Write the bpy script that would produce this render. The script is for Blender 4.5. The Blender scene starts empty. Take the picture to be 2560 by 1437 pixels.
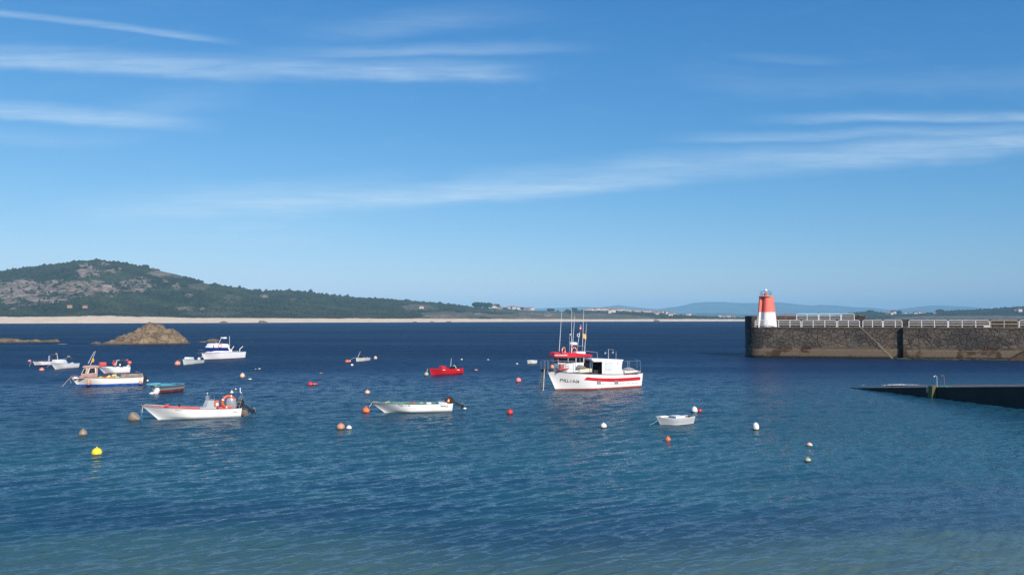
import bpy, bmesh, math, random
import numpy as np
from mathutils import Vector, Matrix
from mathutils.bvhtree import BVHTree
R = math.radians
sc = bpy.context.scene
COL = sc.collection
rng = np.random.default_rng(7)
random.seed(7)

# ---------------------------------------------------------------- camera
CAMH = 6.5
FPX = 1991.0                      # focal length in pixels of the 2560 px wide photograph
PITCH = math.atan((797.0 - 718.5) / FPX)
cam_d = bpy.data.cameras.new('camera')
cam = bpy.data.objects.new('camera', cam_d)
COL.objects.link(cam)
cam.location = (0, 0, CAMH)
cam.rotation_euler = (math.pi / 2 + PITCH, 0, 0)
cam_d.sensor_width = 36.0
cam_d.lens = 36.0 * FPX / 2560.0
cam_d.clip_start = 0.3
cam_d.clip_end = 60000
sc.camera = cam

# ---------------------------------------------------------------- light
SUN_EL, SUN_AZ = 33.0, 151.0      # azimuth clockwise from the viewing direction (+Y)
sd = bpy.data.lights.new('sun', 'SUN')
sd.energy = 5.0
sd.angle = R(0.53)
sd.color = (1.0, 0.93, 0.84)
sun = bpy.data.objects.new('sun', sd)
COL.objects.link(sun)
sdir = Vector((math.sin(R(SUN_AZ)) * math.cos(R(SUN_EL)), math.cos(R(SUN_AZ)) * math.cos(R(SUN_EL)), math.sin(R(SUN_EL))))
sun.rotation_euler = sdir.to_track_quat('Z', 'Y').to_euler()
sun.location = (40, -40, 60)

sc.view_settings.view_transform = 'Standard'
sc.view_settings.look = 'None'
sc.view_settings.exposure = 0.0
sc.view_settings.gamma = 1.0
sc.render.engine = 'CYCLES'
sc.cycles.use_denoising = True
sc.cycles.denoiser = 'OPENIMAGEDENOISE'
sc.cycles.denoising_input_passes = 'RGB_ALBEDO_NORMAL'
sc.cycles.denoising_prefilter = 'NONE'
sc.cycles.max_bounces = 6
sc.cycles.volume_bounces = 0
sc.cycles.sample_clamp_indirect = 6.0

def px_dir(px, py):
    c = (px - 1280.0) / FPX
    d = (718.5 - py) / FPX
    return Vector((c, math.cos(PITCH) - d * math.sin(PITCH), math.sin(PITCH) + d * math.cos(PITCH)))

def wpt(px, py, z=0.0):
    """where the ray through a photo point meets the level z"""
    d = px_dir(px, py)
    t = (z - CAMH) / d.z
    return Vector((d.x * t, d.y * t, z))

def dpt(px, py, depth):
    """the point on the ray at a given distance north"""
    d = px_dir(px, py)
    t = depth / d.y
    return Vector((d.x * t, depth, CAMH + d.z * t))

# ---------------------------------------------------------------- node helpers
class NT:
    def __init__(s, tree):
        s.t = tree; s.n = tree.nodes; s.l = tree.links
    def node(s, kind, **kw):
        n = s.n.new(kind)
        for k, v in kw.items(): setattr(n, k, v)
        return n
    def put(s, sock, v):
        if isinstance(v, bpy.types.NodeSocket): s.l.new(v, sock)
        elif v is not None: sock.default_value = v
    def math(s, op, a, b=None, c=None, clamp=False):
        n = s.node('ShaderNodeMath', operation=op, use_clamp=clamp)
        s.put(n.inputs[0], a); s.put(n.inputs[1], b); s.put(n.inputs[2], c)
        return n.outputs[0]
    def mix(s, f, a, b, blend='MIX'):
        n = s.node('ShaderNodeMix', data_type='RGBA', blend_type=blend)
        s.put(n.inputs[0], f); s.put(n.inputs[6], c4(a)); s.put(n.inputs[7], c4(b))
        return n.outputs[2]
    def sstep(s, v, lo, hi, out0=0.0, out1=1.0):
        n = s.node('ShaderNodeMapRange', interpolation_type='SMOOTHSTEP')
        s.put(n.inputs[0], v); s.put(n.inputs[1], lo); s.put(n.inputs[2], hi); s.put(n.inputs[3], out0); s.put(n.inputs[4], out1)
        return n.outputs[0]
    def vmul(s, v, xyz, rot=None, loc=None):
        n = s.node('ShaderNodeMapping')
        s.put(n.inputs[0], v); n.inputs['Scale'].default_value = xyz
        if rot: n.inputs['Rotation'].default_value = rot
        if loc: n.inputs['Location'].default_value = loc
        return n.outputs[0]
    def noise(s, v, scale, detail=3.0, rough=0.55, dist=0.0):
        n = s.node('ShaderNodeTexNoise')
        s.put(n.inputs['Vector'], v)
        n.inputs['Scale'].default_value = scale; n.inputs['Detail'].default_value = detail
        n.inputs['Roughness'].default_value = rough; n.inputs['Distortion'].default_value = dist
        return n.outputs['Fac']
    def voro(s, v, scale, feature='F1', rnd=1.0):
        n = s.node('ShaderNodeTexVoronoi', feature=feature)
        s.put(n.inputs['Vector'], v); n.inputs['Scale'].default_value = scale
        n.inputs['Randomness'].default_value = rnd
        return n
    def ramp(s, f, stops):
        n = s.node('ShaderNodeValToRGB'); s.put(n.inputs[0], f)
        e = n.color_ramp.elements
        while len(e) < len(stops): e.new(0.5)
        for i, (p, c) in enumerate(stops): e[i].position = p; e[i].color = c4(c)
        return n.outputs[0]
    def bump(s, h, strength, dist, nrm=None):
        n = s.node('ShaderNodeBump'); s.put(n.inputs['Height'], h)
        n.inputs['Strength'].default_value = strength; n.inputs['Distance'].default_value = dist
        if nrm is not None: s.put(n.inputs['Normal'], nrm)
        return n.outputs[0]

def c4(c):
    if isinstance(c, (tuple, list)) and len(c) == 3: return (*c, 1.0)
    return c

def new_mat(name):
    m = bpy.data.materials.new(name); m.use_nodes = True
    t = NT(m.node_tree); b = m.node_tree.nodes['Principled BSDF']
    return m, t, b

MATS = {}
def paint(name, col, rough=0.4, var=0.12, dirt=None, dirt_amt=0.0, metal=0.0, scale=3.0, bump=0.0, bscale=20.0, spec=0.5):
    """plain coated surface with a slight wear of its own"""
    if name in MATS: return MATS[name]
    m, t, b = new_mat(name)
    co = t.node('ShaderNodeTexCoord').outputs['Object']
    n1 = t.noise(co, scale, 5.0, 0.6)
    dark = tuple(x * (1 - var) for x in col); light = tuple(min(1, x * (1 + var * 0.5)) for x in col)
    c = t.mix(t.sstep(n1, 0.3, 0.7), dark, light)
    if dirt is not None:
        n2 = t.noise(t.vmul(co, (1.0, 1.0, 0.35)), scale * 1.7, 6.0, 0.65)
        c = t.mix(t.math('MULTIPLY', t.sstep(n2, 0.52, 0.72), dirt_amt), c, dirt)
    t.put(b.inputs['Base Color'], c)
    b.inputs['Roughness'].default_value = rough
    b.inputs['Metallic'].default_value = metal
    b.inputs['Specular IOR Level'].default_value = spec
    if bump: t.put(b.inputs['Normal'], t.bump(t.noise(co, bscale, 4.0), bump, 0.02))
    MATS[name] = m
    return m

# ---------------------------------------------------------------- object helpers
def tag(o, label=None, cat=None, group=None, kind=None):
    if label: o['label'] = label
    if cat: o['category'] = cat
    if group: o['group'] = group
    if kind: o['kind'] = kind
    return o

def empty(name, loc=(0, 0, 0), rz=0.0, label=None, cat=None, group=None):
    o = bpy.data.objects.new(name, None); COL.objects.link(o)
    o.location = loc; o.rotation_euler = (0, 0, rz); o.empty_display_size = 0.3
    return tag(o, label, cat, group)

def link_mesh(name, me, mat, parent=None):
    o = bpy.data.objects.new(name, me); COL.objects.link(o)
    if mat is not None: me.materials.append(mat)
    if parent is not None: o.parent = parent
    return o

def np_mesh(name, verts, faces, mat=None, parent=None, smooth=True, attrs=None):
    """verts (n,3), faces (m,k) all of one size"""
    verts = np.asarray(verts, dtype=np.float32); faces = np.asarray(faces, dtype=np.int32)
    me = bpy.data.meshes.new(name)
    me.vertices.add(len(verts)); me.vertices.foreach_set('co', verts.ravel())
    k = faces.shape[1]
    me.loops.add(faces.size); me.loops.foreach_set('vertex_index', faces.ravel())
    me.polygons.add(len(faces))
    me.polygons.foreach_set('loop_start', np.arange(0, faces.size, k, dtype=np.int32))
    me.polygons.foreach_set('loop_total', np.full(len(faces), k, dtype=np.int32))
    me.update(calc_edges=True)
    me.polygons.foreach_set('use_smooth', np.full(len(faces), smooth))
    for an, arr in (attrs or {}).items():
        a = me.color_attributes.new(an, 'FLOAT_COLOR', 'POINT')
        full = np.ones((len(verts), 4), dtype=np.float32); full[:, :arr.shape[1]] = arr
        a.data.foreach_set('color', full.ravel())
    me.update()
    return link_mesh(name, me, mat, parent)

class MB:
    """collects shapes of ONE part"""
    def __init__(s): s.v = []; s.f = []
    def add(s, vs, fs):
        o = len(s.v); s.v += [tuple(v) for v in vs]; s.f += [tuple(i + o for i in f) for f in fs]; return s
    def box(s, c, d, rz=0.0, ry=0.0, rx=0.0, top=1.0):
        M = Matrix.Rotation(rz, 3, 'Z') @ Matrix.Rotation(ry, 3, 'Y') @ Matrix.Rotation(rx, 3, 'X')
        vs = []
        for z in (-.5, .5):
            k = top if z > 0 else 1.0
            for x, y in ((-.5, -.5), (.5, -.5), (.5, .5), (-.5, .5)):
                vs.append(Vector(c) + M @ Vector((x * d[0] * k, y * d[1] * k, z * d[2])))
        return s.add(vs, [(3, 2, 1, 0), (4, 5, 6, 7), (0, 1, 5, 4), (1, 2, 6, 5), (2, 3, 7, 6), (3, 0, 4, 7)])
    def prism(s, prof, a, b, axis='y'):
        """polygon profile [(p,q)...] extruded from a to b along an axis"""
        n = len(prof)
        def P(p, q, w): return {'y': (p, w, q), 'z': (p, q, w), 'x': (w, p, q)}[axis]
        vs = [P(p, q, a) for p, q in prof] + [P(p, q, b) for p, q in prof]
        fs = [tuple(range(n - 1, -1, -1)), tuple(range(n, 2 * n))] + [(i, (i + 1) % n, (i + 1) % n + n, i + n) for i in range(n)]
        return s.add(vs, fs)
    def quadprism(s, quad, thick):
        """four corner points made into a slab of a given thickness"""
        q = [Vector(p) for p in quad]; nr = (q[1] - q[0]).cross(q[3] - q[0]).normalized() * thick
        return s.add(q + [p + nr for p in q], [(3, 2, 1, 0), (4, 5, 6, 7), (0, 1, 5, 4), (1, 2, 6, 5), (2, 3, 7, 6), (3, 0, 4, 7)])
    def tube(s, pts, r, n=8, r2=None, closed=False):
        pts = [Vector(p) for p in pts]; m = len(pts)
        rings = []
        prev = None
        for i, p in enumerate(pts):
            if closed: d = (pts[(i + 1) % m] - pts[i - 1])
            else: d = pts[min(i + 1, m - 1)] - pts[max(i - 1, 0)]
            d = d.normalized() if d.length > 1e-9 else Vector((0, 0, 1))
            if prev is None:
                u = d.orthogonal().normalized()
            else:
                u = prev - d * prev.dot(d)
                u = u.normalized() if u.length > 1e-6 else d.orthogonal().normalized()
            prev = u; w = d.cross(u)
            rr = r if r2 is None else r + (r2 - r) * i / max(1, m - 1)
            rings.append([p + (u * math.cos(2 * math.pi * k / n) + w * math.sin(2 * math.pi * k / n)) * rr for k in range(n)])
        vs = [v for g in rings for v in g]; fs = []
        for i in range(m if closed else m - 1):
            j = (i + 1) % m
            for k in range(n):
                fs.append((i * n + k, i * n + (k + 1) % n, j * n + (k + 1) % n, j * n + k))
        if not closed: fs += [tuple(range(n - 1, -1, -1)), tuple((m - 1) * n + k for k in range(n))]
        return s.add(vs, fs)
    def lathe(s, prof, c=(0, 0, 0), n=20, sx=1.0, sy=1.0, rot=None):
        """profile [(r,z)...] bottom to top"""
        vs = []; fs = []
        for r, z in prof:
            for k in range(n):
                a = 2 * math.pi * k / n
                v = Vector((r * math.cos(a) * sx, r * math.sin(a) * sy, z))
                if rot: v = rot @ v
                vs.append(Vector(c) + v)
        m = len(prof)
        for i in range(m - 1):
            for k in range(n):
                fs.append((i * n + k, i * n + (k + 1) % n, (i + 1) * n + (k + 1) % n, (i + 1) * n + k))
        fs += [tuple(range(n - 1, -1, -1)), tuple((m - 1) * n + k for k in range(n))]
        return s.add(vs, fs)
    def ball(s, c, r, n=14, sz=1.0, sx=1.0, sy=1.0, rot=None):
        m = 9
        return s.lathe([(r * max(0.02, math.cos(-math.pi / 2 + math.pi * i / (m - 1))), r * sz * math.sin(-math.pi / 2 + math.pi * i / (m - 1))) for i in range(m)], c, n, sx, sy, rot)
    def torus(s, c, R_, r, rot=None, n=28, a0=0.0, a1=2 * math.pi):
        M = rot or Matrix.Identity(3)
        full = abs(a1 - a0 - 2 * math.pi) < 1e-6
        k = n if full else n + 1
        pts = [Vector(c) + M @ Vector((R_ * math.cos(a0 + (a1 - a0) * i / n), R_ * math.sin(a0 + (a1 - a0) * i / n), 0)) for i in range(k)]
        return s.tube(pts, r, 10, closed=full)
    def build(s, name, mat, parent=None, smooth=False, bevel=0.0, label=None):
        me = bpy.data.meshes.new(name); me.from_pydata(s.v, [], s.f); me.update()
        o = link_mesh(name, me, mat, parent)
        bm = bmesh.new(); bm.from_mesh(me)
        bmesh.ops.recalc_face_normals(bm, faces=bm.faces)
        if bevel > 0:
            es = [e for e in bm.edges if len(e.link_faces) == 2 and e.calc_face_angle(0) > 0.5]
            bmesh.ops.bevel(bm, geom=es, offset=bevel, segments=2, profile=0.6, affect='EDGES', clamp_overlap=True)
        bm.to_mesh(me); bm.free()
        if smooth or bevel > 0:
            for p in me.polygons: p.use_smooth = True
            me.set_sharp_from_angle(angle=R(38))
        if label: o['label'] = label
        return o

def children(o): return [c for c in bpy.data.objects if c.parent == o]
def copy_tree(o, parent=None):
    c = o.copy(); COL.objects.link(c)
    c.parent = parent
    for ch in children(o): copy_tree(ch, c)
    return c

# ---------------------------------------------------------------- sky
W = bpy.data.worlds.new('World'); sc.world = W; W.use_nodes = True
t = NT(W.node_tree); bgn = W.node_tree.nodes['Background']
sky = t.node('ShaderNodeTexSky', sky_type='NISHITA')
sky.sun_disc = False; sky.sun_elevation = R(SUN_EL); sky.sun_rotation = R(SUN_AZ)
sky.altitude = 0; sky.air_density = 1.0; sky.dust_density = 0.35; sky.ozone_density = 2.2
dirn = t.node('ShaderNodeTexCoord').outputs['Generated']
sep = t.node('ShaderNodeSeparateXYZ'); t.put(sep.inputs[0], dirn)
yy = t.math('MAXIMUM', sep.outputs[1], 0.02)
U = t.math('DIVIDE', sep.outputs[0], yy)         # tangent of the bearing
V = t.math('DIVIDE', sep.outputs[2], yy)         # tangent of the height
comb = t.node('ShaderNodeCombineXYZ'); t.put(comb.inputs[0], U); t.put(comb.inputs[1], V)
UV = comb.outputs[0]
fib = t.noise(t.vmul(UV, (2.2, 26.0, 1.0), rot=(0, 0, R(-4))), 1.6, 7.0, 0.62, 0.3)     # long fibres
fib2 = t.noise(t.vmul(UV, (7.0, 90.0, 1.0), rot=(0, 0, R(-3))), 1.6, 6.0, 0.7, 0.4)
puff = t.noise(t.vmul(UV, (5.0, 22.0, 1.0)), 2.0, 8.0, 0.66, 0.5)
wob = t.noise(t.vmul(UV, (3.0, 3.0, 1.0)), 2.0, 4.0, 0.5)
def uv_of(px, py):
    d = px_dir(px, py); return d.x / d.y, d.z / d.y
def streak(pts, thick, op, fade=(0.06, 0.06), hard=0.5):
    """one band of thin cloud: three points of its spine, half thickness in photo px, opacity"""
    (u0, v0), (u1, v1), (u2, v2) = [uv_of(*p) for p in pts]
    A = np.array([[u * u, u, 1] for u in (u0, u1, u2)]); q = np.linalg.solve(A, np.array([v0, v1, v2]))
    c = t.math('MULTIPLY_ADD', t.math('MULTIPLY_ADD', U, float(q[0]), float(q[1])), U, float(q[2]))
    d = t.math('SUBTRACT', V, c)
    d = t.math('ADD', d, t.math('MULTIPLY', t.math('SUBTRACT', wob, 0.5), thick / FPX * 1.6))
    h = thick / FPX
    up = t.sstep(d, h * hard * .4, h * 1.9, 1.0, 0.0)
    dn = t.sstep(d, -h * 1.15, -h * 0.1, 0.0, 1.0)
    m = t.math('MULTIPLY', up, dn)
    m = t.math('MULTIPLY', m, t.sstep(U, u0 - fade[0] * 0.2, u0 + fade[0], 0.0, 1.0))
    m = t.math('MULTIPLY', m, t.sstep(U, u2 - fade[1], u2 + fade[1] * 0.2, 1.0, 0.0))
    m = t.math('MULTIPLY', m, t.sstep(fib, 0.32, 0.66, 0.42, 1.0)); m = t.math('MULTIPLY', m, t.sstep(fib2, 0.30, 0.70, 0.62, 1.0))
    return t.math('MULTIPLY', m, op)
STREAKS = [
 ([(-60, 30), (280, 68), (610, 112)], 9, .50, (.01, .10), .2),
 ([(-60, 152), (420, 168), (900, 190)], 30, .52, (.01, .2), .6),
 ([(200, 148), (800, 180), (1370, 186)], 27, .50, (.16, .10), .2),
 ([(560, 142), (1000, 132), (1520, 124)], 16, .30, (.16, .14), .2),
 ([(700, 105), (960, 72), (1400, 40)], 34, .20, (.16, .2), .2),
 ([(-60, 285), (240, 295), (545, 318)], 22, .66, (.01, .12), .3),
 ([(200, 300), (420, 260), (640, 240)], 34, .26, (.12, .12), .2),
 ([(-60, 345), (120, 355), (420, 340)], 22, .16, (.01, .14), .2),
 ([(60, 545), (600, 520), (1180, 480)], 46, .50, (.25, .30), .4),
 ([(60, 585), (500, 590), (1000, 560)], 46, .26, (.2, .2), .2),
 ([(330, 520), (1100, 492), (1900, 415)], 30, .70, (.20, .25), .2),
 ([(1000, 490), (1750, 430), (2660, 352)], 38, .56, (.26, .01), .3),
 ([(1650, 352), (2100, 340), (2660, 328)], 14, .46, (.16, .01), .2),
 ([(1860, 300), (2250, 296), (2660, 298)], 13, .55, (.16, .01), .2),
 ([(1650, 200), (2000, 215), (2660, 200)], 34, .10, (.12, .01), .2),
 ([(1780, 138), (1980, 152), (2180, 160)], 13, .12, (.08, .08), .2),
 ([(-60, 640), (300, 650), (900, 660)], 60, .12, (.01, .3), .2),
]
tot = None
for s_ in STREAKS:
    m_ = streak(*s_)
    tot = m_ if tot is None else t.math('MAXIMUM', tot, m_)
veil = t.math('MULTIPLY', t.sstep(puff, 0.48, 0.85), 0.05)
tot = t.math('ADD', tot, veil, clamp=True)
front = t.sstep(sep.outputs[1], 0.05, 0.3)
tot = t.math('MULTIPLY', tot, front)
ss = t.node('ShaderNodeSeparateColor'); t.put(ss.inputs[0], sky.outputs[0])
cc = t.node('ShaderNodeCombineColor')
t.put(cc.inputs[0], t.math('MULTIPLY', t.math('POWER', ss.outputs[0], 1.45), 0.315))
t.put(cc.inputs[1], t.math('MULTIPLY', t.math('POWER', ss.outputs[1], 0.91), 1.035))
t.put(cc.inputs[2], t.math('MULTIPLY', t.math('POWER', ss.outputs[2], 0.636), 2.32))
cl = t.mix(tot, cc.outputs[0], (6.3, 8.0, 9.6))
t.put(bgn.inputs[0], cl)
bgn.inputs[1].default_value = 0.10
# ================================================================ SEA
def sea_height(X, Y, dr):
    """sum of small directional waves; wavelengths the grid cannot carry are left out"""
    g = np.random.default_rng(11)
    Z = np.zeros_like(X)
    N = 100
    lam = 0.27 * (3.6 / 0.27) ** (np.linspace(0, 1, N) ** 1.7)
    for L in lam:
        th = R(120) + g.normal(0, 0.27 if L < 1.5 else 0.45)
        k = 2 * math.pi / L
        slope = 0.036 * (1.0 if L < 0.8 else (0.8 / L) ** 1.1)
        ph = g.uniform(0, 6.28)
        keep = np.clip((L / dr - 2.0) / 1.8, 0, 1)
        a = k * (X * math.cos(th) + Y * math.sin(th)) + ph + 1.2 * np.sin(0.23 * (X * math.sin(th) - Y * math.cos(th)) + ph * 3)
        Z += keep * slope / k * (np.sin(a) + 0.22 * np.cos(2 * a))
    return Z

def water_mat():
    m, t, b = new_mat('sea_water')
    geo = t.node('ShaderNodeNewGeometry').outputs['Position']
    sp = t.node('ShaderNodeSeparateXYZ'); t.put(sp.inputs[0], geo)
    x, y = sp.outputs[0], sp.outputs[1]
    r = t.math('SQRT', t.math('ADD', t.math('MULTIPLY', x, x), t.math('MULTIPLY', y, y)))
    big = t.noise(t.vmul(geo, (0.035, 0.075, 0), rot=(0, 0, R(12))), 1.0, 4.0, 0.5, 0.6)
    # depth of the water: shallow sand by the shore at the camera's feet, to the right most
    dep = t.math('ADD', y, t.math('MULTIPLY', x, -0.28))
    dep = t.math('ADD', dep, t.math('MULTIPLY', t.math('SUBTRACT', big, 0.5), 22.0))
    k1 = t.sstep(dep, 7.0, 31.0)
    k2 = t.sstep(dep, 34.0, 95.0)
    c = t.mix(k1, (0.115, 0.155, 0.108), (0.016, 0.078, 0.108))
    sandn = t.noise(geo, 1.3, 5.0, 0.65)
    c = t.mix(t.math('MULTIPLY', t.sstep(sandn, 0.5, 0.75), t.sstep(dep, 21.0, 13.0)), c, (0.23, 0.185, 0.12))
    c = t.mix(k2, c, (0.003, 0.027, 0.080))
    yd = t.math('ADD', y, t.math('MULTIPLY', t.math('SUBTRACT', big, 0.5), 16.0))
    weed = t.noise(t.vmul(geo, (0.06, 0.16, 0), rot=(0, 0, R(-10)), loc=(3.1, 1.7, 0)), 1.0, 4.0, 0.6, 0.4)
    wm = t.math('MULTIPLY', t.sstep(yd, 20.0, 25.0), t.sstep(yd, 36.0, 30.0))
    wm = t.math('MULTIPLY', wm, t.sstep(weed, 0.38, 0.55))
    wm2 = t.math('MULTIPLY', t.sstep(weed, 0.56, 0.66), t.math('MULTIPLY', t.sstep(y, 95.0, 60.0), 0.7))
    c = t.mix(t.math('MULTIPLY', t.math('MAXIMUM', wm, wm2), 0.50), c, (0.008, 0.030, 0.085))
    t.put(b.inputs['Base Color'], c)
    b.inputs['IOR'].default_value = 1.33; b.inputs['Specular IOR Level'].default_value = 0.5
    far = t.sstep(r, 40.0, 420.0)
    gust = t.noise(t.vmul(geo, (0.006, 0.034, 0), loc=(5, 2, 0)), 1.0, 6.0, 0.62, 0.8)
    t.put(b.inputs['Roughness'], t.math('ADD', t.math('MULTIPLY_ADD', t.sstep(r, 24.0, 165.0), 0.46, 0.02), t.math('MULTIPLY', t.sstep(gust, 0.36, 0.64), 0.12)))
    w1 = t.noise(t.vmul(geo, (1.1, 2.6, 1), rot=(0, 0, R(30))), 1.0, 4.0, 0.6, 0.25)
    w2 = t.noise(t.vmul(geo, (0.35, 1.0, 1), rot=(0, 0, R(22)), loc=(4, 9, 0)), 1.0, 3.0, 0.55, 0.3)
    w3 = t.noise(t.vmul(geo, (3.4, 6.5, 1), rot=(0, 0, R(25)), loc=(1, 6, 0)), 1.0, 3.0, 0.6, 0.2)
    gm = t.sstep(gust, 0.3, 0.7, 0.65, 1.25)
    h = t.math('ADD', t.math('MULTIPLY', w1, t.sstep(r, 20.0, 60.0, 0.05, 0.17)), t.math('MULTIPLY', w3, t.sstep(r, 18.0, 50.0, 0.03, 0.20)))
    h = t.math('ADD', h, t.math('MULTIPLY', w2, t.math('MULTIPLY', far, 0.7)))
    w5 = t.noise(t.vmul(geo, (2.4, 1.25, 1), rot=(0, 0, R(18)), loc=(7, 1, 0)), 1.0, 4.0, 0.6, 0.2)
    h = t.math('ADD', h, t.math('MULTIPLY', w5, t.math('MULTIPLY', t.sstep(r, 28.0, 70.0), 0.30)))
    w4 = t.noise(t.vmul(geo, (0.55, 0.16, 1), rot=(0, 0, R(6)), loc=(2, 3, 0)), 1.0, 5.0, 0.65, 0.3)
    h = t.math('ADD', h, t.math('MULTIPLY', w4, t.math('MULTIPLY', t.sstep(r, 60.0, 200.0), 2.6)))
    h = t.math('MULTIPLY', h, t.math('MULTIPLY', gm, t.math('MULTIPLY_ADD', t.sstep(r, 25.0, 160.0), 1.3, 1.0)))
    t.put(b.inputs['Normal'], t.bump(h, 1.0, 0.55))
    return m
M_sea = water_mat()
nr, nc = 1500, 1100
rr = 9.0 * (520.0 / 9.0) ** (np.linspace(0, 1, nr))
aa = np.radians(np.linspace(-44, 44, nc))
RR, AA = np.meshgrid(rr, aa, indexing='ij')
X = RR * np.sin(AA); Y = RR * np.cos(AA)
drg = np.maximum(RR * math.log(520 / 9.0) / nr, RR * (aa[1] - aa[0]))
Z = sea_height(X, Y, drg)
Z *= np.clip((520 - RR) / 200, 0, 1)
# the far sheet: rings out to the horizon, joined to the same mesh
far_r = np.array([700., 1000, 1600, 2600, 5000, 9000, 16000, 26000])
Xf = far_r[:, None] * np.sin(aa)[None]; Yf = far_r[:, None] * np.cos(aa)[None]
Xa = np.vstack([X, Xf]); Ya = np.vstack([Y, Yf]); Za = np.vstack([Z, np.zeros_like(Xf)])
nra = Xa.shape[0]
idx = np.arange(nra * nc).reshape(nra, nc)
F = np.stack([idx[:-1, :-1], idx[:-1, 1:], idx[1:, 1:], idx[1:, :-1]], -1).reshape(-1, 4)
F = F[:, ::-1]
V3 = np.stack([Xa, Ya, Za], -1).reshape(-1, 3)
# plain sheets all round behind and beside the camera
o = np_mesh('water', V3, F, M_sea, smooth=True)
tag(o, kind='structure')

# ================================================================ FAR LAND
def smooth_noise(x, y, seed, scale, octv=4, rough=0.5):
    g = np.random.default_rng(seed); tab = g.random((256, 256)).astype(np.float64)
    out = np.zeros_like(x, dtype=float); amp = 1.0; tot = 0.0; s = scale
    for _ in range(octv):
        u = x * s; v = y * s
        iu = np.floor(u).astype(int); iv = np.floor(v).astype(int)
        fu = u - iu; fv = v - iv; fu = fu * fu * (3 - 2 * fu); fv = fv * fv * (3 - 2 * fv)
        a = tab[iu % 256, iv % 256]; b_ = tab[(iu + 1) % 256, iv % 256]
        c = tab[iu % 256, (iv + 1) % 256]; d = tab[(iu + 1) % 256, (iv + 1) % 256]
        out += amp * ((a * (1 - fu) + b_ * fu) * (1 - fv) + (c * (1 - fu) + d * fu) * fv)
        tot += amp; amp *= rough; s *= 2.03
    return out / tot

def interp(px, pts):
    xs = [p[0] for p in pts]; ys = [p[1] for p in pts]
    return np.interp(px, xs, ys)

SKYL = [(-400, 700), (0, 682), (50, 676), (75, 671), (120, 667), (185, 658), (240, 654), (300, 660), (350, 669), (372, 675), (400, 678), (440, 686), (480, 699), (520, 710), (560, 718), (600, 723), (625, 728), (700, 729), (760, 731), (820, 739), (860, 744), (930, 748), (1000, 753), (1060, 757), (1120, 762), (1160, 767), (1190, 771), (1230, 773), (1280, 774), (1320, 776), (1400, 778), (1460, 778), (1500, 779), (1560, 780), (1600, 782), (1650, 785), (1700, 789), (1760, 793), (1820, 796), (1860, 797), (1950, 797.5), (2050, 797), (2095, 792), (2120, 785), (2170, 781), (2215, 785), (2240, 787), (2290, 787), (2330, 783), (2360, 780), (2440, 777), (2520, 771), (2560, 769), (3000, 765)]
SHORE = [(-400, 1110), (0, 1130), (500, 1290), (1000, 1560), (1500, 1980), (1860, 2250), (2200, 2350), (2560, 2300), (3000, 2200)]
RIDGE = [(-400, 1950), (0, 1980), (300, 2050), (600, 2150), (1000, 2450), (1300, 2750), (1500, 3000), (1860, 3050), (2200, 3050), (2560, 3000), (3000, 3000)]
BEACH = [(-400, 793.5), (0, 793.5), (250, 792.0), (500, 795), (1000, 796.4), (1250, 797.2), (1500, 798), (1700, 797.3), (1860, 797.6), (2200, 799), (2400, 800.5), (2560, 801), (3000, 801)]
ncol, nrow = 1500, 150
pxs = np.linspace(-380, 2940, ncol)
s = np.linspace(0, 1, nrow)
sky_y = interp(pxs, SKYL) + 0.8 * (smooth_noise(pxs * 1.0, pxs * 0 + 3.3, 5, 0.05, 4) - 0.5)
Ds = interp(pxs, SHORE) + 14 * (smooth_noise(pxs, pxs * 0 + 9, 8, 0.02, 4) - .5); Dr = interp(pxs, RIDGE)
zr = CAMH + (797 - sky_y) / FPX * Dr                     # ridge height
zb = CAMH + (797 - interp(pxs, BEACH)) / FPX * (Ds + 60)   # dune-top height
PX = np.repeat(pxs[None], nrow + 12, 0)
D = np.zeros((nrow + 12, ncol)); H = np.zeros_like(D)
for j in range(nrow):
    sj = s[j]
    if sj < 0.12:                                        # beach
        q = sj / 0.12
        D[j] = Ds + 60 * q; H[j] = -0.6 + (zb + 0.6) * q ** 0.8
    else:
        q = (sj - 0.12) / 0.88
        D[j] = Ds + 60 + (Dr - Ds - 60) * q
        prof = 0.30 * q + 0.70 * (q * q * (3 - 2 * q))
        H[j] = zb + (zr - zb) * prof
XW = (PX - 1280) / FPX * D
bumpy = smooth_noise(XW, D, 21, 1 / 130.0, 5, 0.52) - 0.5
q_all = np.clip((s - 0.12) / 0.88, 0, 1)[:, None]
env = np.sin(np.pi * np.clip(q_all, 0, 1)) ** 0.8
amp = np.clip((zr - zb), 2, 160)[None] * 0.20
H[:nrow] += bumpy[:nrow] * amp * env
dune = smooth_noise(XW, D, 33, 1 / 26.0, 4, 0.6) - 0.5
sm_ = np.clip(s / 0.10, 0, 1)[:, None] * np.exp(-((s[:, None] - 0.16) / 0.1) ** 2)
H[:nrow] += dune[:nrow] * 1.6 * sm_
for j in range(12):                                       # back slope
    q = (j + 1) / 12
    D[nrow + j] = Dr + 900 * q
    H[nrow + j] = zr * (1 - q) ** 1.3 - 2 * q
XW = (PX - 1280) / FPX * D
PY = 797 - (H - CAMH) / D * FPX                           # where each spot shows in the photograph
nall = nrow + 12
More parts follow.
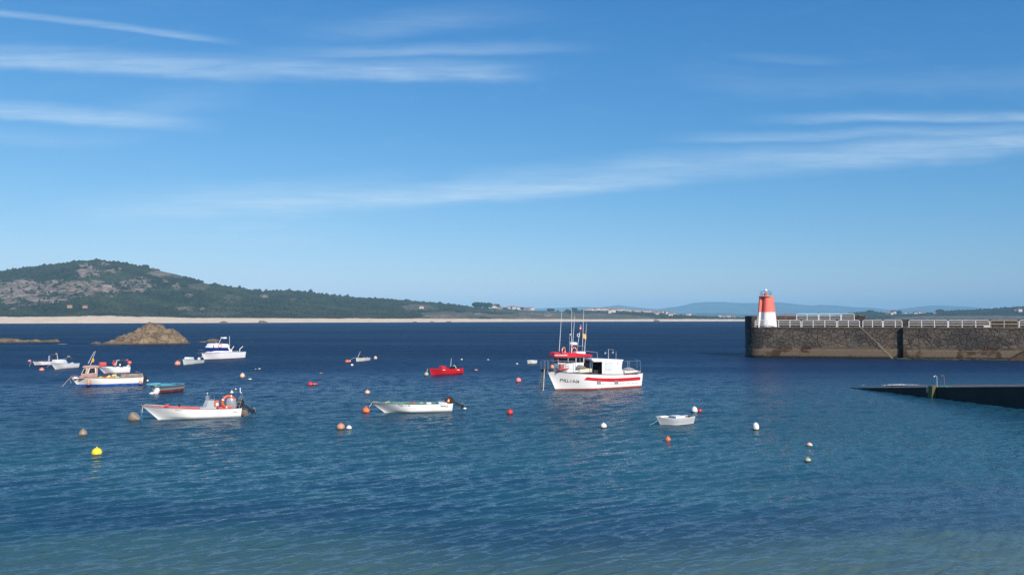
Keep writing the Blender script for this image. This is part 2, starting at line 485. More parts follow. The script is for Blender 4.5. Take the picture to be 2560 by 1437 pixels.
# ---- ground cover: R rock, G sand, B heath/dry grass, all else wood and scrub
n_a = smooth_noise(XW, H * 5 + D * 0.2, 51, 1 / 26.0, 6, 0.72)
n_b = smooth_noise(XW, H * 4 + D * 0.3, 52, 1 / 60.0, 4, 0.6)
rock = np.zeros_like(H); sand = np.zeros_like(H); heath = np.zeros_like(H)
def patch(arr, x0, x1, y0, y1, k=1.0, edge=0.45, ns=n_a):
    cx, cy = (x0 + x1) / 2, (y0 + y1) / 2
    d = np.sqrt(((PX - cx) / ((x1 - x0) / 2)) ** 2 + ((PY - cy) / ((y1 - y0) / 2)) ** 2)
    v = np.clip((1.12 - d + (ns - 0.5) * 2.4 * edge) / 0.2, 0, 1) * k
    np.maximum(arr, v, out=arr)
for p in [(190, 246, 660, 696, 1.0, .9), (240, 275, 654, 664, .8, .9), (262, 292, 672, 683, .8, .9), (292, 306, 668, 680, .9, .9),
          (16, 100, 700, 722, 1.0, .5), (14, 92, 718, 730, .9, .7), (118, 152, 699, 708, 1.0, .6), (150, 210, 702, 728, .8, .9),
          (222, 244, 708, 733, 1.0, .5), (254, 290, 710, 733, 1.0, .5), (60, 100, 726, 742, .8, .9), (100, 152, 722, 740, .8, .9),
          (56, 172, 742, 758, .9, .5), (0, 30, 728, 744, .6, .9), (296, 320, 700, 716, .9, .8), (320, 382, 694, 732, .8, .9),
          (345, 360, 690, 700, 1.0, .6), (372, 425, 676, 690, .7, .7), (405, 424, 697, 707, .6, .9), (430, 452, 704, 722, .7, .9),
          (460, 482, 734, 742, .8, .7), (650, 672, 728, 748, .9, .7), (495, 512, 768, 774, .9, .7),
          (724, 745, 744, 750, .5, .8), (1060, 1150, 786, 796, .8, .8), (1180, 1215, 782, 787, .7, .7), (1360, 1380, 781, 791, .8, .7), (1325, 1335, 782, 786, .8, .7),
          (1285, 1330, 792, 798, .7, .9), (440, 475, 768, 776, .6, .9)]:
    patch(rock, *p)
for p in [(380, 460, 676, 700, .7, .8), (470, 530, 706, 722, .6, .7), (560, 600, 736, 760, .4, .8), (1000, 1090, 762, 776, .8, .6), (1040, 1230, 780, 800, .8, .5),
          (1190, 1560, 782, 801, 1.0, .3), (1230, 1420, 772, 786, .6, .8), (1400, 1640, 786, 800, .8, .5), (2200, 2700, 789, 806, 1.0, .25), (480, 620, 764, 800, .3, .8), (430, 500, 765, 775, .6, .7)]:
    patch(heath, *p, ns=n_b)
patch(rock, -40, 118, 700, 762, .8, .75); patch(rock, 100, 300, 700, 742, .6, .85)
n_c = smooth_noise(XW, H * 6, 77, 1 / 13.0, 4, 0.7)
rock *= np.clip((n_c - 0.36) / 0.10, 0, 1)
sline = (s / 0.125)[:, None]
sand[:nrow] = np.clip((1.10 - sline - (n_a[:nrow] - 0.5) * 0.6) / 0.10, 0, 1)
rock_strip = (PX > 2180) & (n_a > 0.42)
sand[rock_strip] *= 0.25
fd = sand > 0.5; rock[fd] *= 0.0
wood = np.clip(1 - rock * 1.2 - sand * 2 - heath * 1.1, 0, 1)
def land_mat():
    m, t, b = new_mat('hill_ground')
    at = t.node('ShaderNodeAttribute', attribute_name='cover')
    sp = t.node('ShaderNodeSeparateColor'); t.put(sp.inputs[0], at.outputs['Color'])
    geo = t.node('ShaderNodeNewGeometry').outputs['Position']
    n1 = t.noise(geo, 0.045, 6.0, 0.65); n2 = t.noise(t.vmul(geo, (1, 0.3, 3.0)), 0.12, 6.0, 0.7); n3 = t.noise(geo, 0.012, 4.0, 0.5)
    green = t.mix(t.sstep(n1, 0.35, 0.65), (0.016, 0.026, 0.012), (0.040, 0.055, 0.024))
    green = t.mix(t.sstep(n3, 0.45, 0.65), green, (0.070, 0.085, 0.038))
    vor = t.voro(t.vmul(geo, (1, 0.5, 2.2)), 0.10, 'F1').outputs['Color']
    vs_ = t.node('ShaderNodeSeparateColor'); t.put(vs_.inputs[0], vor)
    rk = t.mix(t.sstep(n2, 0.3, 0.7), (0.24, 0.165, 0.12), (0.66, 0.50, 0.38))
    rk = t.mix(t.math('MULTIPLY', t.sstep(vs_.outputs[0], .35, .75), 0.75), rk, (0.19, 0.13, 0.10))
    rk = t.mix(t.sstep(n1, 0.58, 0.66), rk, (0.05, 0.06, 0.03))
    sa = t.mix(t.sstep(n1, 0.3, 0.7), (0.66, 0.50, 0.345), (0.76, 0.59, 0.42))
    he = t.mix(t.sstep(n1, 0.35, 0.62), (0.085, 0.085, 0.045), (0.24, 0.185, 0.115))
    he = t.mix(t.sstep(n2, 0.66, 0.74), he, (0.38, 0.34, 0.29))
    c = t.mix(sp.outputs[2], green, he); c = t.mix(sp.outputs[0], c, rk); c = t.mix(sp.outputs[1], c, sa)
    t.put(b.inputs['Base Color'], c); b.inputs['Roughness'].default_value = 0.95; b.inputs['Specular IOR Level'].default_value = 0.1
    t.put(b.inputs['Normal'], t.bump(t.math('MULTIPLY', t.math('ADD', n2, vs_.outputs[1]), t.math('SUBTRACT', 1.0, t.math('MULTIPLY', sp.outputs[1], .93))), 1.0, 8.0))
    return m
V3 = np.stack([XW, D, H], -1).reshape(-1, 3)
idx = np.arange(nall * ncol).reshape(nall, ncol)
F = np.stack([idx[:-1, :-1], idx[:-1, 1:], idx[1:, 1:], idx[1:, :-1]], -1).reshape(-1, 4)
o = np_mesh('hillside', V3, F, land_mat(), smooth=True, attrs={'cover': np.stack([rock, sand, heath], -1).reshape(-1, 3)})
tag(o, kind='structure')
from mathutils import kdtree
def ground_at(px, py=None, depth=None):
    """world spot of the far ground that shows at a photo point"""
    i = int(np.clip(round((px - pxs[0]) / (pxs[1] - pxs[0])), 0, ncol - 1))
    col = PY[:nrow, i]
    if depth is not None: j = int(np.argmin(np.abs(D[:nrow, i] - depth)))
    else:
        j = nrow - 1
        for k in range(12, nrow):
            if col[k] <= py: j = k; break
    return Vector(((px - 1280) / FPX * D[j, i], D[j, i], H[j, i]))

# ---- the wood: one mass of crowns nobody could count
def crown_protos(n, g, sub=2):
    out = []
    for _ in range(n):
        bm = bmesh.new(); bmesh.ops.create_icosphere(bm, subdivisions=sub, radius=1.0)
        vs = np.array([v.co[:] for v in bm.verts]); fs = np.array([[v.index for v in f.verts] for f in bm.faces]); bm.free()
        q = g.uniform(-9, 9, 3)
        k = 0.72 + 0.62 * smooth_noise(vs[:, 0] * 1.0 + q[0] + vs[:, 2] * .7, vs[:, 1] + q[1] - vs[:, 2] * .9, int(g.integers(1e6)), 2.1, 3, 0.7)
        vs = vs * k[:, None]; vs[:, 2] *= 0.8
        out.append((vs, fs))
    return out
g = np.random.default_rng(3)
protos = crown_protos(10, g); protos1 = crown_protos(24, g, 1)
protos1 = [(v * np.array([1, 1, g.uniform(.8, 1.7)]), f) for v, f in protos1]
def leaf_mat(name, a, b_, c_, sc_=0.3):
    m, t, b = new_mat(name)
    geo = t.node('ShaderNodeNewGeometry')
    rnd = t.noise(geo.outputs['Position'], 0.012, 4.0, 0.6); n = t.noise(geo.outputs['Position'], sc_, 4.0, 0.7)
    c = t.mix(t.sstep(n, 0.3, 0.7), a, b_); c = t.mix(t.sstep(rnd, 0.45, 0.68), c, c_)
    t.put(b.inputs['Base Color'], c); b.inputs['Roughness'].default_value = 0.9; b.inputs['Specular IOR Level'].default_value = 0.15
    t.put(b.inputs['Normal'], t.bump(n, 1.0, 1.5))
    return m
M_wood = leaf_mat('woodland_leaves', (0.018, 0.025, 0.012), (0.044, 0.052, 0.023), (0.056, 0.066, 0.030))
wflat = wood[:nrow].copy()
# cull the very front dunes
cell = np.abs(np.gradient(XW[:nrow], axis=1)) * np.abs(np.gradient(D[:nrow], axis=0))
weight = wflat ** 2 * cell
weight[:19] = 0
weight[:, PX[0] > 2100] *= 3.0
weight /= weight.sum()
NT_ = 62000
pick = g.choice(weight.size, NT_, p=weight.ravel())
jj, ii = np.unravel_index(pick, weight.shape)
allv, allf, off = [], [], 0
for k in range(NT_):
    vs, fs = protos1[k % len(protos1)]
    j, i = jj[k], ii[k]
    if wflat[j, i] < max(.35, g.random()): continue
    r = g.uniform(1.2, 2.9) * (1.6 if g.random() < .05 else 1.0) * (0.75 if j < 40 else 1.0)
    a = g.uniform(0, 6.28); ca, sa_ = math.cos(a), math.sin(a)
    p = vs * r * np.array([1, 1, g.uniform(0.75, 1.15)])
    p = np.stack([p[:, 0] * ca - p[:, 1] * sa_, p[:, 0] * sa_ + p[:, 1] * ca, p[:, 2]], -1)
    p += np.array([XW[j, i] + g.uniform(-3, 3), D[j, i] + g.uniform(-6, 6), H[j, i] + r * 0.55])
    allv.append(p); allf.append(fs + off); off += len(vs)
for k in range(900):                                      # the uneven top line of the wood
    i = int(g.integers(0, ncol)); j = nrow - 1 - int(g.integers(0, 3)); pxk = PX[j, i]
    if wflat[j - 3, i] < .6 or 372 < pxk < 500 or 1230 < pxk < 2108 or 2222 < pxk < 2300: continue
    vs, fs = protos1[k % len(protos1)]; r = g.uniform(2.4, 5.0) * (1.25 if g.random() < .12 else .85)
    p = vs * r * np.array([1, 1, g.uniform(.8, 1.3)]) + np.array([XW[j, i], D[j, i], H[j, i] + r * .45])
    allv.append(p); allf.append(fs + off); off += len(vs)
o = np_mesh('woodland', np.vstack(allv), np.vstack(allf), M_wood, smooth=False)
tag(o, 'dense dark green pine wood covering the hill and the far shore behind the beach', 'woodland', kind='stuff')

# ---- single trees on the skyline
M_crown = leaf_mat('tree_leaves', (0.014, 0.028, 0.012), (0.040, 0.060, 0.025), (0.03, 0.05, 0.02), 0.8)
M_bark = paint('bark', (0.09, 0.065, 0.045), 0.95)
def far_tree(px, ytop, wpx, label, depth=None, gap=False, seed=0):
    g2 = np.random.default_rng(seed + 100)
    P = ground_at(px, depth=depth) if depth else ground_at(px, depth=float(interp(px, RIDGE)) - 20)
    top = CAMH + (797 - ytop) / FPX * P.y
    hgt = max(3.0, top - P.z); w = wpx / FPX * P.y / 2
    root = empty('tree', (P.x, P.y, P.z - 0.4), 0, label, 'tree', 'single trees standing on the far skyline')
    mb = MB(); mb.tube([(0, 0, 0), (0.1, 0, hgt * 0.35), (-0.1, 0.1, hgt * 0.8)], hgt * 0.035, 6, hgt * 0.012)
    for k in range(4):
        a = k * 1.6; mb.tube([(0, 0, hgt * .4), (math.cos(a) * w * .6, math.sin(a) * w * .6, hgt * .7)], hgt * .014, 5, hgt * .006)
    mb.build('trunk', M_bark, root)
    vv, ff, of = [], [], 0
    for k in range(46):                                   # clumps spread through the crown
        a = g2.uniform(0, 6.28); rr_ = w * 0.78 * math.sqrt(g2.random()); zz = hgt * (0.45 + 0.45 * g2.random())
        lim = math.sqrt(max(0.05, 1 - ((zz / hgt - 0.66) / 0.36) ** 2))
        vs, fs = protos[int(g2.integers(len(protos)))]
        c = w * g2.uniform(0.16, 0.30)
        vv.append(vs * c + np.array([rr_ * lim * math.cos(a), rr_ * lim * math.sin(a), zz])); ff.append(fs + of); of += len(vs)
    np_mesh('crown', np.vstack(vv), np.vstack(ff), M_crown, root, smooth=False)
    return root
TREES = [
 (362, 662, 20, 'rounded tree at the right end of the hilltop wood'),
 (462, 690, 8, 'tiny lone tree on the bare slope right of the hilltop'),
 (1196, 756, 34, 'broad dark tree, left one of the tall clump ending the hill ridge'),
 (1218, 757, 30, 'broad dark tree in the middle of the tall clump ending the hill ridge'),
 (1242, 759, 18, 'narrow tall tree just right of the tall clump ending the hill ridge'),
 (1262, 768, 12, 'small round tree left of the pair above the dunes'),
 (1276, 767, 12, 'small round tree, right one of a pair above the dunes'),
 (1302, 768, 18, 'low spreading tree above the dunes left of the blue mountains'),
 (1376, 772, 22, 'low wide tree on the heath left of the fishing boat masts'),
 (1436, 769, 16, 'dark round tree on the skyline seen between the fishing boat masts'),
 (2232, 776, 16, 'round tree among red roofs, left of the second tree there'),
 (2248, 776, 16, 'round tree among red roofs right of its twin'),
 (2286, 778, 8, 'small pointed tree between red and white roofs beyond the pier'),
 (2350, 774, 20, 'tall spreading tree rising over the wood beyond the pier'),
 (1958, 788, 14, 'dark tree top just right of the lighthouse above the pier railing'),
 (2176, 776, 18, 'round tree topping the wood right of the pier parapet end'),
]
for k, (px, yt, w, lab) in enumerate(TREES): far_tree(px, yt, w, lab, seed=k)

# ---- blue mountains far away
MT = [(1150, 800), (1300, 772), (1342, 770), (1400, 769), (1450, 766), (1500, 768), (1545, 762), (1580, 766), (1620, 770.5), (1645, 772), (1670, 768), (1690, 766), (1712, 762), (1730, 757), (1770, 754), (1810, 754), (1850, 757), (1890, 757), (1935, 754.5), (1960, 756), (2000, 761), (2030, 763), (2056, 761), (2090, 763), (2130, 767), (2180, 768.5), (2225, 774), (2240, 773), (2280, 768), (2325, 763), (2355, 763), (2400, 765), (2440, 767), (2500, 775), (2560, 780), (2700, 800)]
MT2 = [(1600, 800), (1700, 782), (1760, 781), (1850, 784), (1960, 786), (2060, 788), (2110, 790), (2200, 786), (2300, 784), (2420, 790), (2560, 800)]
def far_range(name, pts, depth, seed, mat):
    px_ = np.linspace(pts[0][0], pts[-1][0], 520)
    yt = interp(px_, pts) + 0.9 * (smooth_noise(px_, px_ * 0 + seed, seed, 0.06, 5) - 0.5)
    zt = np.maximum(CAMH + (797 - yt) / FPX * depth, 0)
    rows = 24; Dm = np.zeros((rows, 520)); Hm = np.zeros_like(Dm)
    for j in range(rows):
        q = j / (rows - 1)
        Dm[j] = depth - 2600 + 2600 * q if q < 1 else depth
        Hm[j] = zt * (0.15 * q + 0.85 * q ** 1.6) - 4
    Xm = (px_[None] - 1280) / FPX * Dm
    Hm += (smooth_noise(Xm, Dm, seed + 1, 1 / 900.0, 5, .55) - .5) * 110 * (np.linspace(0, 1, rows) * (1 - np.linspace(0, 1, rows)) * 4)[:, None] * (zt / zt.max())
    back = np.stack([(px_ - 1280) / FPX * (depth + 1500), px_ * 0 + depth + 1500, px_ * 0 - 5], -1)
    Vm = np.vstack([np.stack([Xm, Dm, Hm], -1).reshape(-1, 3), back])
    ix = np.arange((rows + 1) * 520).reshape(rows + 1, 520)
    Fm = np.stack([ix[:-1, :-1], ix[:-1, 1:], ix[1:, 1:], ix[1:, :-1]], -1).reshape(-1, 4)
    return tag(np_mesh(name, Vm, Fm, mat), kind='structure')
mm, t, b = new_mat('mountain_cover')
geo = t.node('ShaderNodeNewGeometry').outputs['Position']
t.put(b.inputs['Base Color'], t.mix(t.sstep(t.noise(geo, 0.003, 5.0), 0.35, 0.65), (0.05, 0.07, 0.035), (0.11, 0.12, 0.07)))
b.inputs['Roughness'].default_value = 1.0; b.inputs['Specular IOR Level'].default_value = 0.0
far_range('mountains', MT, 14000.0, 40, mm)
far_range('foothills', MT2, 8500.0, 60, mm)

# ---- haze: the air itself
HZ0, HZ1 = (-9500, -40, -1.0 - 6.0), (9500, 16500, 340.0)
mb = MB(); mb.box([(a_ + b_) / 2 for a_, b_ in zip(HZ0, HZ1)], [b_ - a_ for a_, b_ in zip(HZ0, HZ1)])
hm = bpy.data.materials.new('air'); hm.use_nodes = True
hm.node_tree.nodes.clear()
ho = hm.node_tree.nodes.new('ShaderNodeOutputMaterial'); hv = hm.node_tree.nodes.new('ShaderNodeVolumePrincipled')
hv.inputs['Color'].default_value = (0.34, 0.70, 1.0, 1); hv.inputs['Density'].default_value = 0.000092; hv.inputs['Anisotropy'].default_value = -0.25
hm.node_tree.links.new(hv.outputs[0], ho.inputs['Volume'])
hz = mb.build('haze', hm); tag(hz, kind='stuff')
# ================================================================ VILLAGE HOUSES
M_hw = paint('house_wall', (0.56, 0.53, 0.48), 0.9, 0.15, scale=0.3)
M_hr = paint('roof_tile', (0.36, 0.13, 0.075), 0.9, 0.35, scale=0.4)
M_hr2 = paint('roof_tile_brown', (0.30, 0.12, 0.075), 0.9, 0.35, scale=0.4)
M_hs = paint('house_stone', (0.34, 0.28, 0.23), 0.9, 0.3, scale=0.4)
def house_parts(w, d, h, rh, wall, roof):
    root = empty('house', cat='house')
    mb = MB(); mb.prism([(-w / 2, -3), (w / 2, -3), (w / 2, h), (0, h + rh), (-w / 2, h)], -d / 2, d / 2, 'x')
    mb.build('wall', wall, root)
    e = 0.35; k = rh / (w / 2)
    mb = MB()
    for sgn in (-1, 1):
        q = [(sgn * (w / 2 + e), h - e * k), (0, h + rh + .02), (0, h + rh + .3), (sgn * (w / 2 + e), h - e * k + .28)]
        mb.prism(q, -d / 2 - e, d / 2 + e, 'x')
    mb.build('roof', roof, root)
    return root
def relabel(o, label, group, loc, rz, sc_=1.0):
    o['label'] = label; o['group'] = group; o.location = loc; o.rotation_euler = (0, 0, rz); o.scale = (sc_, sc_, sc_)
HP = [house_parts(8, 11, 3.2, 2.2, M_hw, M_hr), house_parts(9, 14, 5.4, 2.4, M_hw, M_hr), house_parts(8, 9, 5.6, 1.8, M_hw, M_hr2), house_parts(7, 10, 2.8, 1.8, M_hs, M_hr)]
hu = [0] * 4
HL = []
gh = random.Random(4)
rows_ = [
 ('village', [(1466, 776.5), (1472, 775.5), (1479, 776.5), (1486, 777), (1491, 776), (1503, 775.5), (1509, 777), (1513, 774.5), (1519, 776.5), (1525, 775), (1528, 778.5), (1522, 784), (1530, 782.5), (1537, 777), (1541, 775.5), (1546, 777.5), (1534, 780), (1554, 777), (1560, 778), (1567, 777.2), (1573, 779), (1579, 778), (1586, 777.5), (1592, 780), (1600, 781.5), (1606, 780), (1612, 782), (1617, 781), (1623, 783), (1632, 784), (1637, 782.5), (1643, 785), (1648, 783), (1638, 788), (1655, 784.5), (1662, 787), (1667, 786), (1673, 789), (1681, 786.5), (1687, 787.5), (1672, 791.5), (1715, 787), (1721, 786), (1796, 793.5), (1806, 794), (1817, 794), (1830, 794)]),
 ('ridge', [(1214, 771.5), (1221, 772.5), (1236, 772.5), (1243, 773), (1250, 774), (1272, 772.5), (1283, 773), (1296, 773.5), (1309, 774), (1319, 774.5), (1330, 775)]),
 ('beyond', [(2212, 787), (2220, 787.5), (2228, 786.8), (2256, 786.5), (2263, 786.5), (2281, 786.2), (2289, 786), (2297, 785.5), (2303, 785), (2327, 786.5), (2530, 780), (2538, 781)]),
]
colour = ['low white house', 'long tall white house', 'narrow white house with brown roof', 'low stone house']
place = {'village': 'from the left in the far village', 'ridge': 'from the left among the ridge end trees', 'beyond': 'from the left beyond the pier'}
ordn = ['first','second','third','fourth','fifth','sixth','seventh','eighth','ninth','tenth','eleventh','twelfth','thirteenth','fourteenth','fifteenth','sixteenth','seventeenth','eighteenth','nineteenth','twentieth']
def ordinal(i):
    if i < 20: return ordn[i]
    tens = {2: 'twenty', 3: 'thirty', 4: 'forty', 5: 'fifty'}; i += 1
    q, r_ = divmod(i, 10)
    return {2: 'twentieth', 3: 'thirtieth', 4: 'fortieth', 5: 'fiftieth'}[q] if r_ == 0 else tens[q] + '-' + ordn[r_ - 1]
gnm = {'village': 'far shore houses in the village', 'ridge': 'houses on the ridge end above the dunes', 'beyond': 'houses at the wood edge beyond the pier'}
for rname, pts in rows_:
    for i_, (px, py) in enumerate(sorted(pts)):
        k = gh.choice((0, 0, 1, 2, 3)) if rname != 'ridge' else gh.choice((0, 3, 1))
        P = ground_at(px, py)
        o = HP[k] if hu[k] == 0 else copy_tree(HP[k])
        hu[k] += 1
        roof = ', ' if 'roof' in colour[k] else ' with orange roof, '
        relabel(o, f"{colour[k]}{roof}{ordinal(i_)} {place[rname]}", gnm[rname], (P.x, P.y - 22, P.z + 4.2), gh.uniform(-0.6, 0.6), gh.uniform(0.95, 1.3))
P = ground_at(183, 770)
o = copy_tree(HP[3]); relabel(o, 'lone stone house at the foot of the big hill, larger of two', 'lone houses on the big hill', (P.x, P.y - 10, P.z + 1), 0.2, 0.75)
P = ground_at(221, 773)
o = copy_tree(HP[3]); relabel(o, 'tiny stone house at the foot of the big hill, smaller of two', 'lone houses on the big hill', (P.x, P.y - 10, P.z + 3), 0.1, 0.7)
P = ground_at(1055, 773)
o = copy_tree(HP[0]); relabel(o, 'lone white house in a clearing on the long wooded slope', 'lone houses on the big hill', (P.x, P.y - 10, P.z + 3), 0.1, 1.0)
# lookout on the hill shoulder
P = ground_at(381, depth=2000)
root = empty('lookout_tower', (P.x, P.y, P.z - 1), 0.3, 'tiny pinkish ruined lookout on the bare shoulder of the highest hill', 'tower')
mb = MB(); mb.box((0, 0, 4), (7, 7, 8)); mb.box((6, 0, 2.4), (6, 5, 4.8)); mb.build('wall', M_hs, root)
mb = MB(); mb.box((0, -3.52, 5), (1.6, .1, 2)); mb.build('window', paint('dark_glass', (0.02, 0.03, 0.04), 0.1), root)

# ================================================================ ROCKS
def rock_mat(name, lo, hi, wet, zs):
    m, t, b = new_mat(name)
    tc = t.node('ShaderNodeTexCoord').outputs['Object']
    sp = t.node('ShaderNodeSeparateXYZ'); t.put(sp.inputs[0], tc)
    n1 = t.noise(tc, zs, 8.0, 0.65); n2 = t.noise(t.vmul(tc, (1, 1, 2.4), rot=(0, R(20), 0)), zs * 2.6, 7.0, 0.7)
    wn = t.node('ShaderNodeTexNoise'); t.put(wn.inputs['Vector'], tc); wn.inputs['Scale'].default_value = zs * 1.3; wn.inputs['Detail'].default_value = 5.0
    sc3 = t.node('ShaderNodeVectorMath', operation='MULTIPLY_ADD'); t.put(sc3.inputs[0], wn.outputs['Color']); sc3.inputs[1].default_value = (2.4 / zs * .55,) * 3; t.put(sc3.inputs[2], tc)
    v = t.voro(t.vmul(sc3.outputs[0], (1, 1, 1.5), rot=(0, R(-35), R(10))), zs * 0.6, 'DISTANCE_TO_EDGE').outputs['Distance']
    c = t.mix(t.sstep(n1, 0.32, 0.68), lo, hi)
    c = t.mix(t.sstep(n2, 0.55, 0.75), c, tuple(x * 1.35 for x in hi))
    c = t.mix(t.sstep(v, 0.0, 0.022, 0.6, 0.0), c, (0.035, 0.028, 0.02))
    c = t.mix(t.sstep(t.math('ADD', sp.outputs[2], t.math('MULTIPLY', n2, -wet * 1.6)), -wet, wet, 1.0, 0.0), c, (0.05, 0.036, 0.018))
    t.put(b.inputs['Base Color'], c); b.inputs['Roughness'].default_value = 0.85
    h = t.math('ADD', n2, t.math('MULTIPLY', t.sstep(v, 0.0, 0.05), 0.5))
    t.put(b.inputs['Normal'], t.bump(h, 1.0, 0.35 / zs * 0.5))
    return m
M_rock = rock_mat('rock_tan', (0.125, 0.088, 0.052), (0.31, 0.225, 0.135), 0.35, 0.55)
M_rock2 = rock_mat('rock_small', (0.10, 0.075, 0.05), (0.22, 0.165, 0.105), 0.2, 1.4)
def rock_island(name, pts, ybase, depth_m, seed, label, mat=None, rough=1.0, group=None, nx=150, ny=60, zdrop=0.6):
    xs = [p[0] for p in pts]; P0 = wpt((xs[0] + xs[-1]) / 2, ybase)
    dist = P0.y + depth_m * 0.45
    P0 = Vector((P0.x * dist / P0.y, dist, 0))
    w = (xs[-1] - xs[0]) / FPX * dist
    gx = np.linspace(-0.54, 0.54, nx); gy = np.linspace(-1, 1, ny)
    GX, GY = np.meshgrid(gx, gy, indexing='ij')
    pxx = (xs[0] + xs[-1]) / 2 + GX * (xs[-1] - xs[0])
    top = np.maximum(0, CAMH + (797 - np.interp(pxx, xs, [p[1] for p in pts])) / FPX * dist)
    n1 = smooth_noise(GX * w + 50, GY * depth_m / 2 + 50, seed, 0.22, 5, 0.55) - 0.5
    n2 = smooth_noise(GX * w * 1.0 + GY * 3 + 9, GY * depth_m / 2 - GX * w * .5 + 70, seed + 1, 0.6, 4, 0.6) - 0.5
    blocks = np.floor((GX * w * 0.35 + n1 * 3 + GY * 1.1)) % 2
    shape = np.clip(1 - np.abs(GY + n1 * 0.35) ** 1.7, 0, 1) ** 0.62
    H_ = top * shape * (1 + 0.20 * rough * n1 * (1 - np.exp(-GY ** 2 * 8))) + rough * n2 * np.minimum(1.0, top * 0.5) * 1.6 + rough * (blocks - .5) * 0.34 * np.minimum(1, top * .5)
    edge = np.minimum(1, np.minimum((0.54 - np.abs(GX)) / 0.03, (1 - np.abs(GY)) / 0.08))
    H_ = np.where(edge < 1, H_ * edge - zdrop * (1 - edge), H_)
    H_ -= 0.05
    V_ = np.stack([GX * w, GY * depth_m / 2, H_], -1).reshape(-1, 3)
    ix = np.arange(nx * ny).reshape(nx, ny)
    F_ = np.stack([ix[:-1, :-1], ix[1:, :-1], ix[1:, 1:], ix[:-1, 1:]], -1).reshape(-1, 4)
    o = np_mesh(name, V_, F_, mat or M_rock, smooth=True)
    o.location = P0; o.rotation_euler = (0, 0, -math.atan2(P0.x, P0.y))
    o.data.set_sharp_from_angle(angle=R(32))
    tag(o, label, 'rock', group)
    return o
rock_island('sea_rock', [(250, 862), (262, 858), (280, 853), (300, 844), (320, 836), (340, 827), (352, 822), (355, 817), (362, 815), (366, 808), (372, 805.5), (378, 810), (384, 815), (390, 813), (400, 812), (410, 820), (420, 821), (432, 828), (440, 836), (452, 843), (460, 852), (465, 861)], 861, 13, 5,
            'large pointed tan rock islet rising from the sea left of the white cruiser', group='rocks in the sea', nx=230, ny=110)
rock_island('sea_rock', [(-60, 858), (-30, 846), (0, 844.5), (40, 846), (48, 849), (58, 850), (72, 850), (84, 848), (95, 851), (108, 850), (130, 849), (137, 855)], 857, 7, 9, 'low flat tan reef running in from the left edge of the water', rough=.55, group='rocks in the sea')
rock_island('sea_rock', [(222, 861), (232, 855), (240, 853), (249, 855), (256, 861)], 860, 3, 13, 'small low brown rock touching the left end of the large islet', M_rock2, .4, 'rocks in the sea', 60, 30)
rock_island('sea_rock', [(486, 856), (500, 852), (515, 851), (523, 847), (536, 846), (545, 849), (552, 855)], 855, 4, 17, 'low brown and green rock showing behind the bow of the white cruiser', M_rock2, .5, 'rocks in the sea', 80, 40)
rock_island('shore_rock', [(546, 809), (552, 804), (560, 803), (568, 805), (574, 809)], 808.2, 20, 21, 'low rust brown rock at the waterline of the far beach', M_rock2, 1, 'rocks on the far beach', 60, 30)
rock_island('shore_rock', [(645, 808), (650, 801), (660, 802), (668, 805), (675, 808)], 807.6, 20, 22, 'dark wedge shaped rock on the far beach, flat topped', M_rock2, 1, 'rocks on the far beach', 60, 30)
rock_island('shore_rock', [(1633, 804), (1637, 799), (1645, 799.5), (1652, 804)], 803.6, 25, 23, 'dark boulder at the waterline of the far beach below the village', M_rock2, 1, 'rocks on the far beach', 60, 30)
for k_, (x0, x1, lab) in enumerate([(1030, 1046, 'low dark rocks at the waterline, leftmost below the dunes'), (1072, 1088, 'low dark rocks at the waterline, middle ones below the dunes'), (1112, 1132, 'low dark rocks at the waterline, rightmost below the dunes')]):
    rock_island('shore_rock', [(x0, 806), (x0 + 4, 803.6), (x1 - 5, 803.4), (x1, 806)], 805.4, 25, 30 + k_, lab, M_rock2, 1, 'rocks on the far beach', 50, 26)

# foam where the swell meets rock and ramp
def foam_mat():
    m, t, b = new_mat('sea_foam')
    at = t.node('ShaderNodeAttribute', attribute_name='cover'); sp = t.node('ShaderNodeSeparateColor'); t.put(sp.inputs[0], at.outputs['Color'])
    geo = t.node('ShaderNodeNewGeometry').outputs['Position']
    n = t.noise(geo, 3.2, 7.0, 0.72, 0.6)
    al = t.sstep(t.math('ADD', n, t.math('MULTIPLY', sp.outputs[0], 0.55)), 0.84, 1.04)
    b.inputs['Base Color'].default_value = (0.78, 0.80, 0.82, 1); b.inputs['Roughness'].default_value = 0.8
    t.put(b.inputs['Alpha'], al)
    t.put(b.inputs['Normal'], t.bump(n, 1.0, 0.15))
    return m
M_foam = foam_mat()
def foam_sheet(P0, P1, half, name, label, lift=0.03, slope_n=None, nx=60, ny=16, hump=.05):
    """a thin lively layer of foam from P0 to P1, half metres to each side"""
    d = P1 - P0; L_ = d.length; u = d.normalized(); w = Vector((-u.y, u.x, 0))
    us = np.linspace(0, 1, nx); ws = np.linspace(-1, 1, ny); US, WS = np.meshgrid(us, ws, indexing='ij')
    cov = (1 - np.abs(US * 2 - 1) ** 3) * (1 - np.abs(WS) ** 2)
    n_ = smooth_noise(US * L_ * 2.2 + P0.x, WS * half * 3 + P0.y, 91, 1.0, 4, .6)
    Px = P0.x + u.x * L_ * US + w.x * WS * half; Py = P0.y + u.y * L_ * US + w.y * WS * half; Pz = P0.z + (P1.z - P0.z) * US + lift + n_ * hump * cov
    V_ = np.stack([Px, Py, Pz], -1).reshape(-1, 3); ix = np.arange(nx * ny).reshape(nx, ny)
    F_ = np.stack([ix[:-1, :-1], ix[1:, :-1], ix[1:, 1:], ix[:-1, 1:]], -1).reshape(-1, 4)
    o = np_mesh(name, V_, F_, M_foam, attrs={'cover': np.stack([cov, cov, cov], -1).reshape(-1, 3)})
    return tag(o, label, 'foam', kind='stuff')
def foam(px0, px1, py, dm, n, seed): return foam_sheet(wpt(px0, py), wpt(px1, py), dm * 1.6, 'sea_foam', 'white foam lying on the water', .04)
